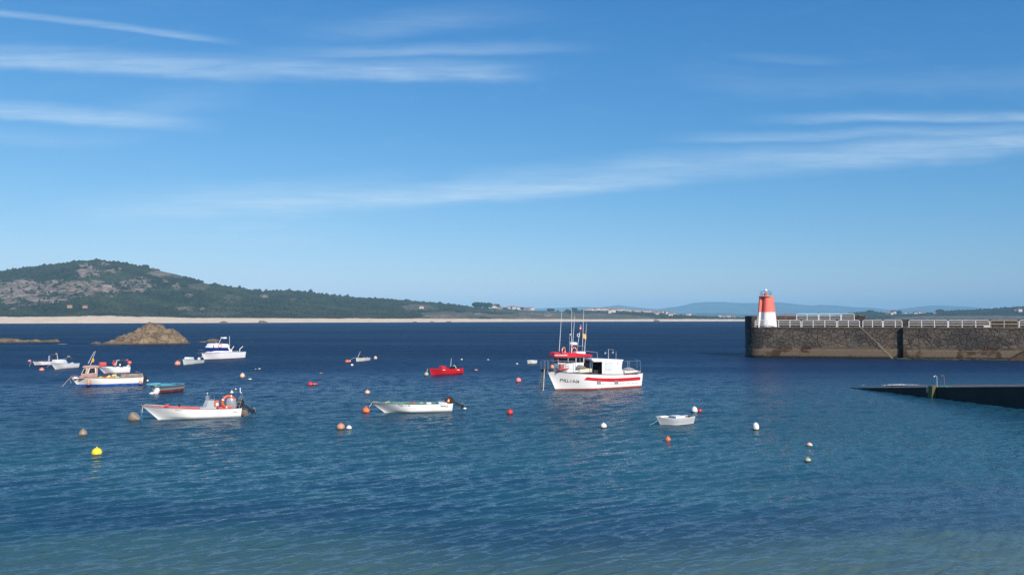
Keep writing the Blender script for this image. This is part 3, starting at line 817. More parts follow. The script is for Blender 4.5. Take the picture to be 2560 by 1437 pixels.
foam(455, 480, 857, 1.0, 60, 1); foam(495, 520, 855.5, 0.8, 30, 2); foam(138, 175, 860.5, 1.2, 60, 3); foam(236, 256, 862, 0.6, 30, 4)

# ================================================================ PIER
def pier_front_pt(px):
    """plan position on the front wall line under a photo column"""
    A = wpt(1890, 893.5); B = wpt(2560, 900.5)
    a = np.array([A.x, A.y]); d = np.array([B.x - A.x, B.y - A.y]); d /= np.linalg.norm(d)
    k = (px - 1280) / FPX                                # x = k*y
    t_ = (k * a[1] - a[0]) / (d[0] - k * d[1])
    return a + d * t_, t_, d
A2, _, PD = pier_front_pt(1905)
R_END = 2.4
PIER_O = A2 - PD * R_END                                   # local x=0 is the far left of the round end
PANG = math.atan2(PD[1], PD[0])
def pu(px, off=0.0):
    """local x of a photo column on the plane 'off' metres behind the front"""
    nrm = np.array([-PD[1], PD[0]]); o_ = PIER_O + nrm * off; k = (px - 1280) / FPX
    return (k * o_[1] - o_[0]) / (PD[0] - k * PD[1])
def pz(px, py, off=0.0):
    nrm = np.array([-PD[1], PD[0]]); p = PIER_O + nrm * off + PD * pu(px, off)
    return CAMH + (797 - py) / FPX * p[1]
def pier_mat():
    m, t, b = new_mat('pier_masonry')
    tc = t.node('ShaderNodeTexCoord').outputs['Object']
    sp = t.node('ShaderNodeSeparateXYZ'); t.put(sp.inputs[0], tc); z = sp.outputs[2]
    wv = t.noise(tc, 0.9, 3.0, 0.5)
    wc = t.node('ShaderNodeVectorMath', operation='SCALE'); cmb = t.node('ShaderNodeCombineXYZ'); t.put(cmb.inputs[0], wv); t.put(cmb.inputs[2], t.noise(tc, 1.1, 2.0)); t.put(wc.inputs[0], cmb.outputs[0]); wc.inputs[3].default_value = 0.8
    ad = t.node('ShaderNodeVectorMath', operation='ADD'); t.put(ad.inputs[0], tc); t.put(ad.inputs[1], wc.outputs[0])
    vec = t.vmul(ad.outputs[0], (1.15, 1.15, 1.35))
    vd = t.voro(vec, 1.0, 'DISTANCE_TO_EDGE').outputs['Distance']; vcn = t.voro(vec, 1.0, 'F1').outputs['Color']
    vs_ = t.node('ShaderNodeSeparateColor'); t.put(vs_.inputs[0], vcn)
    stone = t.ramp(vs_.outputs[0], [(0.0, (0.110, 0.092, 0.075)), (0.35, (0.175, 0.142, 0.107)), (0.55, (0.138, 0.125, 0.110)), (0.72, (0.200, 0.142, 0.088)), (0.84, (0.140, 0.090, 0.064)), (1.0, (0.195, 0.172, 0.142))])
    fine = t.noise(tc, 5.0, 6.0, 0.7); strk = t.noise(t.vmul(tc, (0.9, 0.9, 0.12)), 1.0, 5.0, 0.65)
    stone = t.mix(t.sstep(fine, 0.3, 0.75), t.mix(0.55, stone, (0.02, 0.02, 0.02)), stone)
    mort = t.mix(t.sstep(t.noise(tc, 0.5, 3.0), 0.5, 0.62), (0.040, 0.034, 0.028), (0.19, 0.165, 0.135))
    fine2 = t.noise(tc, 1.9, 6.0, 0.75)
    edge_w = t.math('MULTIPLY_ADD', fine2, 0.16, -0.03)
    c = t.mix(t.sstep(vd, 0.0, edge_w), mort, stone)
    c = t.mix(t.sstep(fine2, 0.30, 0.72, 0.5, 0.0), c, (0.018, 0.016, 0.015)); c = t.mix(t.sstep(fine2, 0.60, 0.80, 0.0, 0.45), c, (0.19, 0.17, 0.145))
    rep = t.noise(t.vmul(tc, (0.10, 0.2, 0.5), loc=(1, 0, 4)), 1.0, 3.0, 0.5); c = t.mix(t.math('MULTIPLY', t.sstep(rep, .52, .60), .55), c, (0.10, 0.088, 0.072))
    big = t.noise(t.vmul(tc, (0.16, 0.30, 0.22), loc=(3, 0, 1)), 1.0, 5.0, 0.65)
    c = t.mix(t.math('MULTIPLY', t.sstep(big, 0.46, 0.60), 0.70), c, (0.028, 0.026, 0.026))
    c = t.mix(t.math('MULTIPLY', t.sstep(strk, 0.56, 0.72), 0.5), c, (0.03, 0.027, 0.024))
    conc = t.mix(t.sstep(fine, 0.3, 0.7), (0.10, 0.074, 0.050), (0.155, 0.118, 0.082))
    conc = t.mix(t.sstep(vd, 0.01, 0.05, 0.18, 0.0), conc, (0.04, 0.032, 0.025))
    conc2 = t.mix(t.sstep(t.noise(tc, 0.35, 4.0, 0.6), 0.52, 0.62), conc, (0.052, 0.030, 0.016))
    zj = t.math('ADD', z, t.math('MULTIPLY', t.math('SUBTRACT', vs_.outputs[1], 0.5), 0.9))
    c = t.mix(t.sstep(zj, 1.75, 1.95, 1.0, 0.0), c, conc2)
    ln = t.math('MULTIPLY', t.sstep(z, 1.30, 1.33), t.sstep(z, 1.39, 1.36))
    c = t.mix(t.math('MULTIPLY', ln, t.sstep(strk, 0.40, 0.55)), c, (0.20, 0.17, 0.14))
    zz = t.math('ADD', z, t.math('MULTIPLY', t.math('SUBTRACT', fine, 0.5), 0.9))
    c = t.mix(t.sstep(zz, 0.20, 0.55, 1.0, 0.0), c, (0.012, 0.013, 0.008))
    c = t.mix(t.sstep(z, 4.55, 4.85, 0.0, 0.8), c, (0.050, 0.042, 0.034))
    t.put(b.inputs['Base Color'], c); b.inputs['Roughness'].default_value = 0.9; b.inputs['Specular IOR Level'].default_value = 0.25
    hh = t.math('ADD', t.math('MULTIPLY', t.sstep(vd, 0.0, 0.10), t.sstep(z, 1.5, 2.0, 0.06, 1.0)), t.math('MULTIPLY', fine, 0.35))
    t.put(b.inputs['Normal'], t.bump(hh, 1.0, 0.11))
    return m
M_pier = pier_mat()
M_coping = paint('weathered_concrete', (0.17, 0.14, 0.11), 0.9, 0.4, (0.05, 0.04, 0.03), 0.7, scale=0.9, bump=.5, bscale=6)
pier = empty('stone_pier', (PIER_O[0], PIER_O[1], 0), PANG, 'long dark stone harbour pier with rounded left end carrying the red and white lighthouse', 'pier')
XE, DP, ZT = 95.0, 9.5, 5.05
UP0, UPY, UPZ = pu(1948, 5.0), 5.0, 6.25
XS0, XS1, RD = pu(2150), pu(2256), 0.8
def round_end(y0=0.0, y1=DP, x_to=0.0, r=R_END, n=14):
    """outline from the front straight, round the left end, to the back"""
    pts = []
    for k in range(n + 1):
        a = -math.pi / 2 - math.pi / 2 * k / n; pts.append((r + r * math.cos(a), y0 + r + r * math.sin(a)))
    for k in range(n + 1):
        a = math.pi - math.pi / 2 * k / n; pts.append((r + r * math.cos(a), y1 - r + r * math.sin(a)))
    return pts
def rough_prism(mb, pts, z0, z1):
    mb.prism(pts, z0, z1, 'z')
# body: left block with the round end, recessed middle, right block
mb = MB()
end = round_end()
mb.prism([(XS0, 0)] + end + [(XS0, DP)], -1.5, ZT, 'z')
mb.prism([(XS0 + .003, RD), (XS0 + .003, DP), (XS1 - .003, DP), (XS1 - .003, RD)], -1.5, ZT, 'z')
mb.prism([(XS1, 0), (XS1, DP), (XE, DP), (XE, 0)], -1.5, ZT, 'z')
body = mb.build('wall', M_pier, pier)
# stairs
mb = MB(); XSb, ns = pu(2228), 24
prof = [(XS0 + .006, -1.0), (XS0 + .006, ZT - 0.02)]
for k in range(ns):
    x0 = XS0 + 0.25 + (XSb - XS0) * k / ns; z0 = ZT - 0.02 - (ZT - 0.15) * k / ns; z1 = ZT - 0.02 - (ZT - 0.15) * (k + 1) / ns
    prof += [(x0, z0), (x0, z1)]
prof += [(XSb + .9, .15), (XSb + 2.2, 0.12), (XSb + 2.2, -1.0)]
# only the cut through the treads shows pale; the mass below is masonry like the wall
mb.prism(prof, 0.004, RD - .004, 'y')
mb.build('stairs', M_pier, pier)
M_step = paint('stair_tread', (0.20, 0.165, 0.11), 0.9, 0.35, (0.12, 0.1, 0.06), .6, scale=1.2)
M_step2 = paint('stair_tread_dark', (0.13, 0.105, 0.075), 0.9, 0.5, (0.3, 0.25, 0.18), .7, scale=2.5)
for k in range(ns):
    x0 = XS0 + 0.25 + (XSb - XS0) * (k - 1) / ns if k else XS0 + 0.03
    x1 = XS0 + 0.25 + (XSb - XS0) * k / ns; z0 = ZT - 0.02 - (ZT - 0.15) * k / ns
    mb = MB(); mb.box(((x0 + x1) / 2 + .04, RD / 2 - .03, z0 - (.09 if k < 13 else .15)), (x1 - x0 + .10, RD + .06, .2 if k < 13 else .34)); mb.build('step', M_step if k > 13 else M_step2, pier)
# coping strips along the walking edge
for x0, x1, y0 in ((pu(1905), XS0 + .1, 0), (XS0 + .1, XS1, RD), (XS1, XE, 0)):
    mb = MB(); mb.box(((x0 + x1) / 2, y0 + .26, ZT + .06), (x1 - x0 - .01, .62, .125)); mb.build('coping', M_coping, pier, bevel=.02)
# upper walk and sea wall behind
XP1 = pu(2163, 8.0)
mb = MB(); mb.prism([(UP0, UPY), (UP0, DP - 1.45), (XE, DP - 1.45), (XE, UPY)], ZT + .003, UPZ, 'z'); mb.build('upper_walk', M_pier, pier)
M_wallhi = M_pier
r = R_END
outer = [(XP1, DP)] + round_end()[::-1]
inner = []
ri = r - 1.35
for k in range(13):
    a = -math.pi / 2 - math.pi / 2 * k / 12 if False else math.pi * 0.5 + math.pi / 2 * k / 12
    inner.append((r + ri * math.cos(a), DP - r + ri * math.sin(a)))
low = []
for k in range(13):
    a = math.pi + R(46) * k / 12; low.append((r + ri * math.cos(a), r + ri * math.sin(a)))
parapet = [(XP1, DP), (XP1, DP - 1.4)] + inner + low
out2 = []
for k in range(15):
    a = R(-134) - R(46) * k / 14; out2.append((r + (r + .003) * math.cos(a), r + (r + .003) * math.sin(a)))
for k in range(15):
    a = math.pi - math.pi / 2 * k / 14; out2.append((r + (r + .003) * math.cos(a), DP - r + (r + .003) * math.sin(a)))
parapet += out2
mb = MB(); mb.prism(parapet, ZT - .4, 7.02, 'z'); mb.build('parapet', M_pier, pier)
mb = MB(); mb.prism([(XP1 + .003, DP), (XP1 + .003, DP - 1.4), (XE, DP - 1.4), (XE, DP)], ZT, UPZ + .16, 'z'); mb.build('sea_wall', M_pier, pier)
mb = MB(); mb.box((XP1 - 0.5, DP - .7, 7.07), (1.2, 1.6, .12)); mb.build('capstone', M_coping, pier)
# fallen stones / ledge at the foot of the wall
gr = random.Random(8)
mb = MB()
for k in range(130):
    x = gr.uniform(pu(2225), pu(2600)); mb.ball((x, -gr.uniform(0.05, .6), gr.uniform(-.1, .10)), gr.uniform(.18, .42), 7, .45, gr.uniform(1, 2), 1)
mb.build('footing', paint('mossy_stone', (0.035, 0.04, 0.02), .9, .5, (0.09, .075, .05), .6, scale=1.0), pier)
# masonry buttress slope low at the right
mb = MB(); x0, x1 = pu(2515), XE
mb.prism([(x0, -.5), (x1, -.5), (x1, 3.2), (pu(2600), 2.6), (pu(2548), 1.3), (x0, .1)], -.9, -.003, 'y'); mb.build('buttress', paint('brown_concrete', (0.06, 0.035, 0.02), .9, .4, scale=.8, bump=.5, bscale=3), pier)

# railings: one thing per welded section
M_rail = paint('rail_paint', (0.80, 0.78, 0.76), 0.5, 0.08, (0.45, 0.28, 0.2), 0.3, scale=4)
M_railr = paint('rail_rust', (0.34, 0.17, 0.12), 0.7, 0.4, scale=5)
M_raily = paint('rail_yellowed', (0.58, 0.48, 0.34), 0.6, 0.2, scale=4)
def railing(pxs_, y, z0, h, mids, label, mat=None, grp='white railing sections along the pier'):
    xs_ = [pu(p, y) for p in pxs_]; x0, x1 = xs_[0], xs_[-1]
    c = Matrix.Rotation(PANG, 3, 'Z') @ Vector((x0, y, 0))
    root = empty('railing_section', (PIER_O[0] + c.x, PIER_O[1] + c.y, z0), PANG, label, 'railing', grp)
    mat = mat or M_rail; L_ = x1 - x0; rc = 0.22
    pts = [(0, 0, 0), (0, 0, h - rc)] + [(rc - rc * math.cos(a), 0, h - rc + rc * math.sin(a)) for a in (.5, 1.0, 1.57)]
    pts += [(L_ - rc + rc * math.sin(a), 0, h - rc + rc * math.cos(a)) for a in (0, .57, 1.07)] + [(L_, 0, h - rc), (L_, 0, 0)]
    mb = MB(); mb.tube(pts, 0.052, 8); mb.build('frame', mat, root, smooth=True)
    for q in mids:
        mb = MB(); mb.tube([(0, 0, h * q), (L_, 0, h * q)], 0.034, 6); mb.build('rail', mat, root, smooth=True)
    for x in xs_[1:-1]:
        mb = MB(); mb.tube([(x - x0, 0, 0), (x - x0, 0, h)], 0.052, 8); mb.build('post', mat, root, smooth=True)
    mb = MB()
    for x in xs_: mb.box((x - x0, 0, .02), (.2, .2, .04))
    mb.build('base_plate', mat, root)
ZR = ZT + .12
LO = [([1887, 1918, 1946, 1974, 2001], 'white railing section in front of the lighthouse at the pier end', None), ([2004, 2032, 2061, 2090], 'white pier railing section right of the lighthouse with three bays', None), ([2093, 2120, 2148], 'short white pier railing section ending at the head of the stairs', None)]
for p_, lab, mt in LO: railing(p_, .3, ZR, 1.08, (.34, .68), lab, mt)
LO2 = [([2156, 2180, 2205], 'short white railing section just right of the stair head'), ([2207, 2237, 2254], 'white pier railing section above the recessed stair wall')]
for p_, lab in LO2: railing(p_, RD + .3, ZR, 1.08, (.34, .68), lab)
LO3 = [([2271, 2303, 2335, 2368], 'three bay white railing section just right of the dark wall recess', None, (.34, .68)), ([2370, 2404, 2438, 2472], 'three bay white railing section with a white board at its foot', None, (.34, .68)), ([2475, 2509, 2544], 'yellowed railing section with one middle rail near the right edge', M_raily, (.48,)), ([2547, 2590, 2630], 'white railing section cut by the right edge of the photo', None, (.34, .68))]
for p_, lab, mt, md in LO3: railing(p_, .3, ZR, 1.08, md, lab, mt)
UPS = [([1941, 1964, 1989], 'rusty upper railing section right beside the lighthouse tower', M_railr), ([1991, 2017, 2045], 'upper white railing section, second from the lighthouse', None), ([2047, 2074, 2101], 'upper white railing section, third from the lighthouse', None), ([2103, 2135], 'narrow upper white railing section ending by the parapet block', None)]
for p_, lab, mt in UPS: railing(p_, UPY + .25, UPZ, 1.12, (.3, .62), lab, mt, 'railing sections on the upper walk of the pier')
c = Matrix.Rotation(PANG, 3, 'Z') @ Vector((pu(2464, .1), .06, 0))
mb = MB(); mb.box((0, 0, .12), (.75, .05, .2)); bd = mb.build('board', paint('board_white', (0.72, 0.68, 0.62), .6)); bd.location = (PIER_O[0] + c.x, PIER_O[1] + c.y, ZT + .13); bd.rotation_euler = (0, 0, PANG)
tag(bd, 'small white board lying at the foot of the pier railing', 'board')

# ================================================================ LIGHTHOUSE
YL = 2.75
c = Matrix.Rotation(PANG, 3, 'Z') @ Vector((pu(1915, YL), YL, 0))
lh = empty('lighthouse', (PIER_O[0] + c.x, PIER_O[1] + c.y, ZT), 0.0, 'red over white tapered harbour light standing at the end of the stone pier', 'lighthouse')
DL = PIER_O[1] + c.y; pm = FPX / DL
M_lr = paint('tower_red', (0.85, 0.15, 0.10), 0.55, 0.12, (0.5, 0.2, 0.17), 0.3, scale=1.2)
M_lw = paint('tower_white', (0.80, 0.77, 0.72), 0.6, 0.10, (0.52, 0.46, 0.38), 0.5, scale=1.1)
HT = (817 - 740.5) / pm; HS = (817 - 779.0) / pm
def tsec(z, k=1.0):
    q = z / HT
    r = (21.5 + (13.6 - 21.5) * q) / pm * k
    return r
def tower_part(z0, z1, mat, name):
    mb = MB(); n = 28
    def ring(z):
        r = tsec(z); out = []
        for i in range(n):
            a = 2 * math.pi * i / n
            out.append((4.4 / pm + r * math.copysign(abs(math.cos(a)) ** 0.62, math.cos(a)) * .92, r * math.copysign(abs(math.sin(a)) ** 0.62, math.sin(a)), z))
        return out
    mb.add(ring(z0) + ring(z1), [tuple(range(n - 1, -1, -1)), tuple(range(n, 2 * n))] + [(i, (i + 1) % n, (i + 1) % n + n, i + n) for i in range(n)])
    o = mb.build(name, mat, lh, smooth=True)
    # ribs standing out from the drum
    for ang in (R(188), R(95)):
        mb = MB(); d_ = Vector((math.cos(ang), math.sin(ang), 0)); nn = Vector((-d_.y, d_.x, 0)) * 0.17
        vs = []
        for z in (z0, z1):
            r0 = tsec(z) * .3; r1 = (22.5 + (16.8 - 22.5) * z / HT) / pm
            for rr_, sg in ((r0, -1), (r1, -1), (r1, 1), (r0, 1)): vs.append(d_ * rr_ + nn * sg + Vector((0, 0, z)))
        mb.add(vs, [(3, 2, 1, 0), (4, 5, 6, 7), (0, 1, 5, 4), (1, 2, 6, 5), (2, 3, 7, 6), (3, 0, 4, 7)])
        mb.build('rib', mat, o)
    return o
tower_part(0, HS, M_lw, 'white_base'); tower_part(HS + .002, HT, M_lr, 'red_shaft')
mb = MB(); mb.lathe([(17.2 / pm, HT + .003), (17.2 / pm, HT + .10)], n=26); mb.build('gallery', paint('gallery_pale', (0.62, 0.36, 0.30), .6), lh)
mb = MB(); mb.lathe([(4.6 / pm, HT + .1), (4.4 / pm, HT + .1 + 7.0 / pm)], n=18); mb.build('lantern_base', M_lr, lh, smooth=True)
M_steel = paint('galvanised_steel', (0.42, 0.43, 0.44), 0.4, 0.15, metal=0.6, scale=6)
zl = HT + .1 + 7.0 / pm
mb = MB()
for a in (0, 2.1, 4.2): mb.tube([(math.cos(a) * .13, math.sin(a) * .13, zl), (math.cos(a) * .11, math.sin(a) * .11, zl + 7 / pm)], .025, 6)
mb.lathe([(.10, zl), (.10, zl + 4 / pm)], n=10)
mb.build('lamp_stand', M_steel, lh)
mb = MB(); zq = zl + 5.5 / pm
mb.lathe([(.12, zq - .08), (.24, zq), (.25, zq + .12), (.20, zq + .26), (.08, zq + .34), (.03, zq + .42)], n=16); mb.build('lamp', paint('lamp_white', (0.8, 0.8, 0.78), .3), lh, smooth=True)
M_dkr = paint('gallery_rail', (0.14, 0.10, 0.11), .6)
mb = MB(); rg = 13.5 / pm
pts8 = [(rg * math.cos(a), rg * math.sin(a)) for a in [k * math.pi / 4 + .39 for k in range(8)]]
for x, y in pts8: mb.tube([(x, y, HT + .1), (x, y, HT + 13.2 / pm)], .022, 6)
for q in (6.5, 13.2):
    mb.tube([(x, y, HT + q / pm) for x, y in pts8], .02, 6, closed=True)
mb.build('gallery_railing', M_dkr, lh)
mb = MB()
for x in (-2.05, -1.5): mb.tube([(x, -1.0, 0), (x + .35, -.9, 2.0)], .03, 6)
for k in range(6): mb.tube([(-2.05 + .35 * k / 6, -.98, .3 + k * .3), (-1.5 + .35 * k / 6, -.98, .3 + k * .3)], .03, 6)
mb.build('ladder', M_rail, lh)
# ================================================================ RAMP
rt = wpt(2132, 970.0); re_ = wpt(2560, 1020)
dr_ = (re_ - rt).normalized(); L0 = (re_ - rt).length; LR = L0 + 8
RANG = math.atan2(dr_.y, dr_.x)
ramp = empty('slipway', rt, RANG, 'low dark concrete slipway running out into the water below the pier', 'slipway')
slope = (CAMH - (967 - 797) / FPX * re_.y) / L0
WR = 9.5
def side(n=60):
    return [(LR * k / n, LR * k / n * slope + 0.02) for k in range(n + 1)]
M_ramp_top = paint('ramp_top', (0.14, 0.10, 0.075), 0.55, 0.4, (0.06, 0.05, 0.03), .6, scale=.8, bump=.4, bscale=5)
M_ramp_side = paint('dark_concrete', (0.015, 0.019, 0.016), 0.8, 0.5, (0.016, 0.022, 0.010), .5, scale=1.0, bump=.6, bscale=4)  # near-black side colour with a green tint
prof = [(-3.2, -2.0), (-3.2, -.26)] + side() + [(LR, -2.0)]
mb = MB(); mb.prism(prof, 0.0, WR, 'y'); mb.build('wall', M_ramp_side, ramp)
# local +y must lie away from the camera's side of the wall
mb = MB()
mb.quadprism([(-3.0, 0.01, -.215), (LR, 0.01, LR * slope + .024), (LR, WR - .01, LR * slope + .024), (-3.0, WR - .01, -.215)], .02)
mb.build('roadway', M_ramp_top, ramp)
mb = MB(); mb.quadprism([(0.3, -.05, .03), (LR, -.05, LR * slope + .05), (LR, .22, LR * slope + .05), (0.3, .22, .03)], .05); mb.build('kerb', paint('ramp_kerb', (0.42, 0.31, 0.23), .8, .3, scale=1.5), ramp)
def rloc(px, off=0.0):
    k = (px - 1280) / FPX; d = np.array([dr_.x, dr_.y]); a = np.array([rt.x, rt.y]); nrm = np.array([-d[1], d[0]]) * off
    return (k * (a[1] + nrm[1]) - (a[0] + nrm[0])) / (d[0] - k * d[1])
M_post = paint('slimy_timber', (0.12, 0.125, 0.045), .8, .4, (.05, .06, .02), .5, scale=2)
xq = rloc(2330)
mb = MB(); mb.box((xq, -.22, .32), (.42, .40, 1.35), ry=0.10); mb.build('fender_pile', M_post, ramp, bevel=.03)
xq2 = rloc(2317); mb = MB(); mb.box((xq2, -.06, xq2 * slope - .2), (.25, .12, .4)); mb.build('bracket', paint('bracket_pale', (.45, .38, .28), .8), ramp)
def hook(px, px_top, mat, name='handrail'):
    x = rloc(px, .3); z = x * slope + .03
    mb = MB(); h = 1.0
    pts = [(x, .35, z), (x, .35, z + h * .8)] + [(x, .35 - .16 + .16 * math.cos(a), z + h * .8 + .16 * math.sin(a)) for a in (.5, 1., 1.6, 2.1, 2.6)] 
    mb.tube(pts, .026, 8); return mb, pts
mb, pts_ = hook(2337, 2330, M_rail); mb.ball(pts_[-1], .07, 8); mb.build('ladder_handrail', paint('handrail_pale', (.45, .47, .52), .4), ramp, smooth=True)
mb, pts_ = hook(2355, 2350, M_railr); mb.build('ladder_handrail', paint('handrail_rusty', (.20, .12, .13), .7), ramp, smooth=True)
mb = MB()
for k in range(30): 
    g4 = random.Random(k); mb.ball((rloc(2350) + g4.uniform(-.4, .4), .35 + g4.uniform(-.2, .3), rloc(2350) * slope + .08), .08, 6, .5)
mb.tube([(rloc(2340), .3, rloc(2340) * slope + .1), (rloc(2352), .4, rloc(2352) * slope + .12)], .03, 6)
net = mb.build('rope_heap', paint('green_rope', (0.05, 0.30, 0.20), .8)); net.parent = None
net.location = rt; net.rotation_euler = (0, 0, RANG); tag(net, 'small heap of green rope lying by the slipway handrails', 'rope')
# foam washing over the low part of the roadway
RM = Matrix.Translation(rt) @ Matrix.Rotation(RANG, 4, 'Z')
for p0_, p1_, yc in ((2190, 2304, 6.0), (2128, 2172, 3.6)):
    xa_, xb_ = rloc(p0_, yc), rloc(p1_, yc)
    foam_sheet(RM @ Vector((xa_, yc, xa_ * slope)), RM @ Vector((xb_, yc, xb_ * slope)), 2.6, 'foam_wash', 'white foam washing over the low end of the slipway', .08, hump=.22, nx=120, ny=30)

# ================================================================ BOATS
M_white = paint('gelcoat_white', (0.85, 0.83, 0.80), 0.28, 0.05, (0.60, 0.55, 0.46), 0.2, scale=1.3)
M_whiteb = paint('plastic_white', (0.80, 0.80, 0.78), 0.4, 0.05, scale=3)
M_cream = paint('painted_cream', (0.74, 0.69, 0.58), 0.5, 0.12, (0.42, 0.34, 0.24), 0.45, scale=1.5)
M_dark = paint('engine_black', (0.018, 0.019, 0.022), 0.3, 0.3)
M_grey = paint('engine_grey', (0.16, 0.17, 0.19), 0.3, 0.2)
M_glass = paint('window_glass', (0.010, 0.014, 0.020), 0.06, 0.2)
M_glassb = paint('window_glass_blue', (0.015, 0.03, 0.22), 0.12, 0.2)
M_red = paint('paint_red', (0.58, 0.020, 0.030), 0.35, 0.12)
M_redf = paint('faded_red', (0.62, 0.07, 0.07), 0.6, 0.25)
M_orange = paint('buoy_orange', (0.80, 0.12, 0.03), 0.4, 0.2)
M_rope = paint('rope_pale', (0.52, 0.44, 0.34), 0.9, 0.3)
M_ropeg = paint('rope_dark', (0.13, 0.11, 0.09), 0.9, 0.3)
M_navy = paint('navy', (0.012, 0.016, 0.07), 0.5, 0.2)
M_ss = paint('stainless', (0.62, 0.63, 0.64), 0.25, 0.1, metal=0.85, scale=9)
M_ant = paint('antenna_white', (0.72, 0.72, 0.70), 0.5, 0.08)
M_textd = paint('lettering_dark', (0.05, 0.05, 0.055), 0.6, 0.2)

def banded(name, bands, rough=0.3, dirt=(0.58, 0.50, 0.40), amt=0.22):
    """hull paint in flat bands by height: [(z_top, colour), ..., (None, colour)]"""
    m, t, b = new_mat(name)
    tc = t.node('ShaderNodeTexCoord').outputs['Object']
    sp = t.node('ShaderNodeSeparateXYZ'); t.put(sp.inputs[0], tc)
    wob_ = t.noise(t.vmul(tc, (1.5, 1.5, 1.0)), 1.0, 2.0)
    z = t.math('ADD', sp.outputs[2], t.math('MULTIPLY', t.math('SUBTRACT', wob_, .5), 0.02))
    c = bands[-1][1]
    for zt, col in reversed(bands[:-1]):
        c = t.mix(t.sstep(z, zt - .006, zt + .006), col, c)
    n = t.noise(t.vmul(tc, (1.6, 1.6, 0.4)), 1.4, 6.0, 0.65)
    low = t.sstep(sp.outputs[2], 0.7, 0.05)
    c = t.mix(t.math('MULTIPLY', t.math('MULTIPLY', t.sstep(n, 0.46, 0.7), amt), t.math('MULTIPLY_ADD', low, .7, .3)), c, dirt)
    c = t.mix(t.sstep(t.math('ADD', sp.outputs[2], t.math('MULTIPLY', n, .12)), 0.10, 0.04, 0.0, 0.7), c, (0.03, 0.035, 0.022))
    t.put(b.inputs['Base Color'], c); b.inputs['Roughness'].default_value = rough
    return m

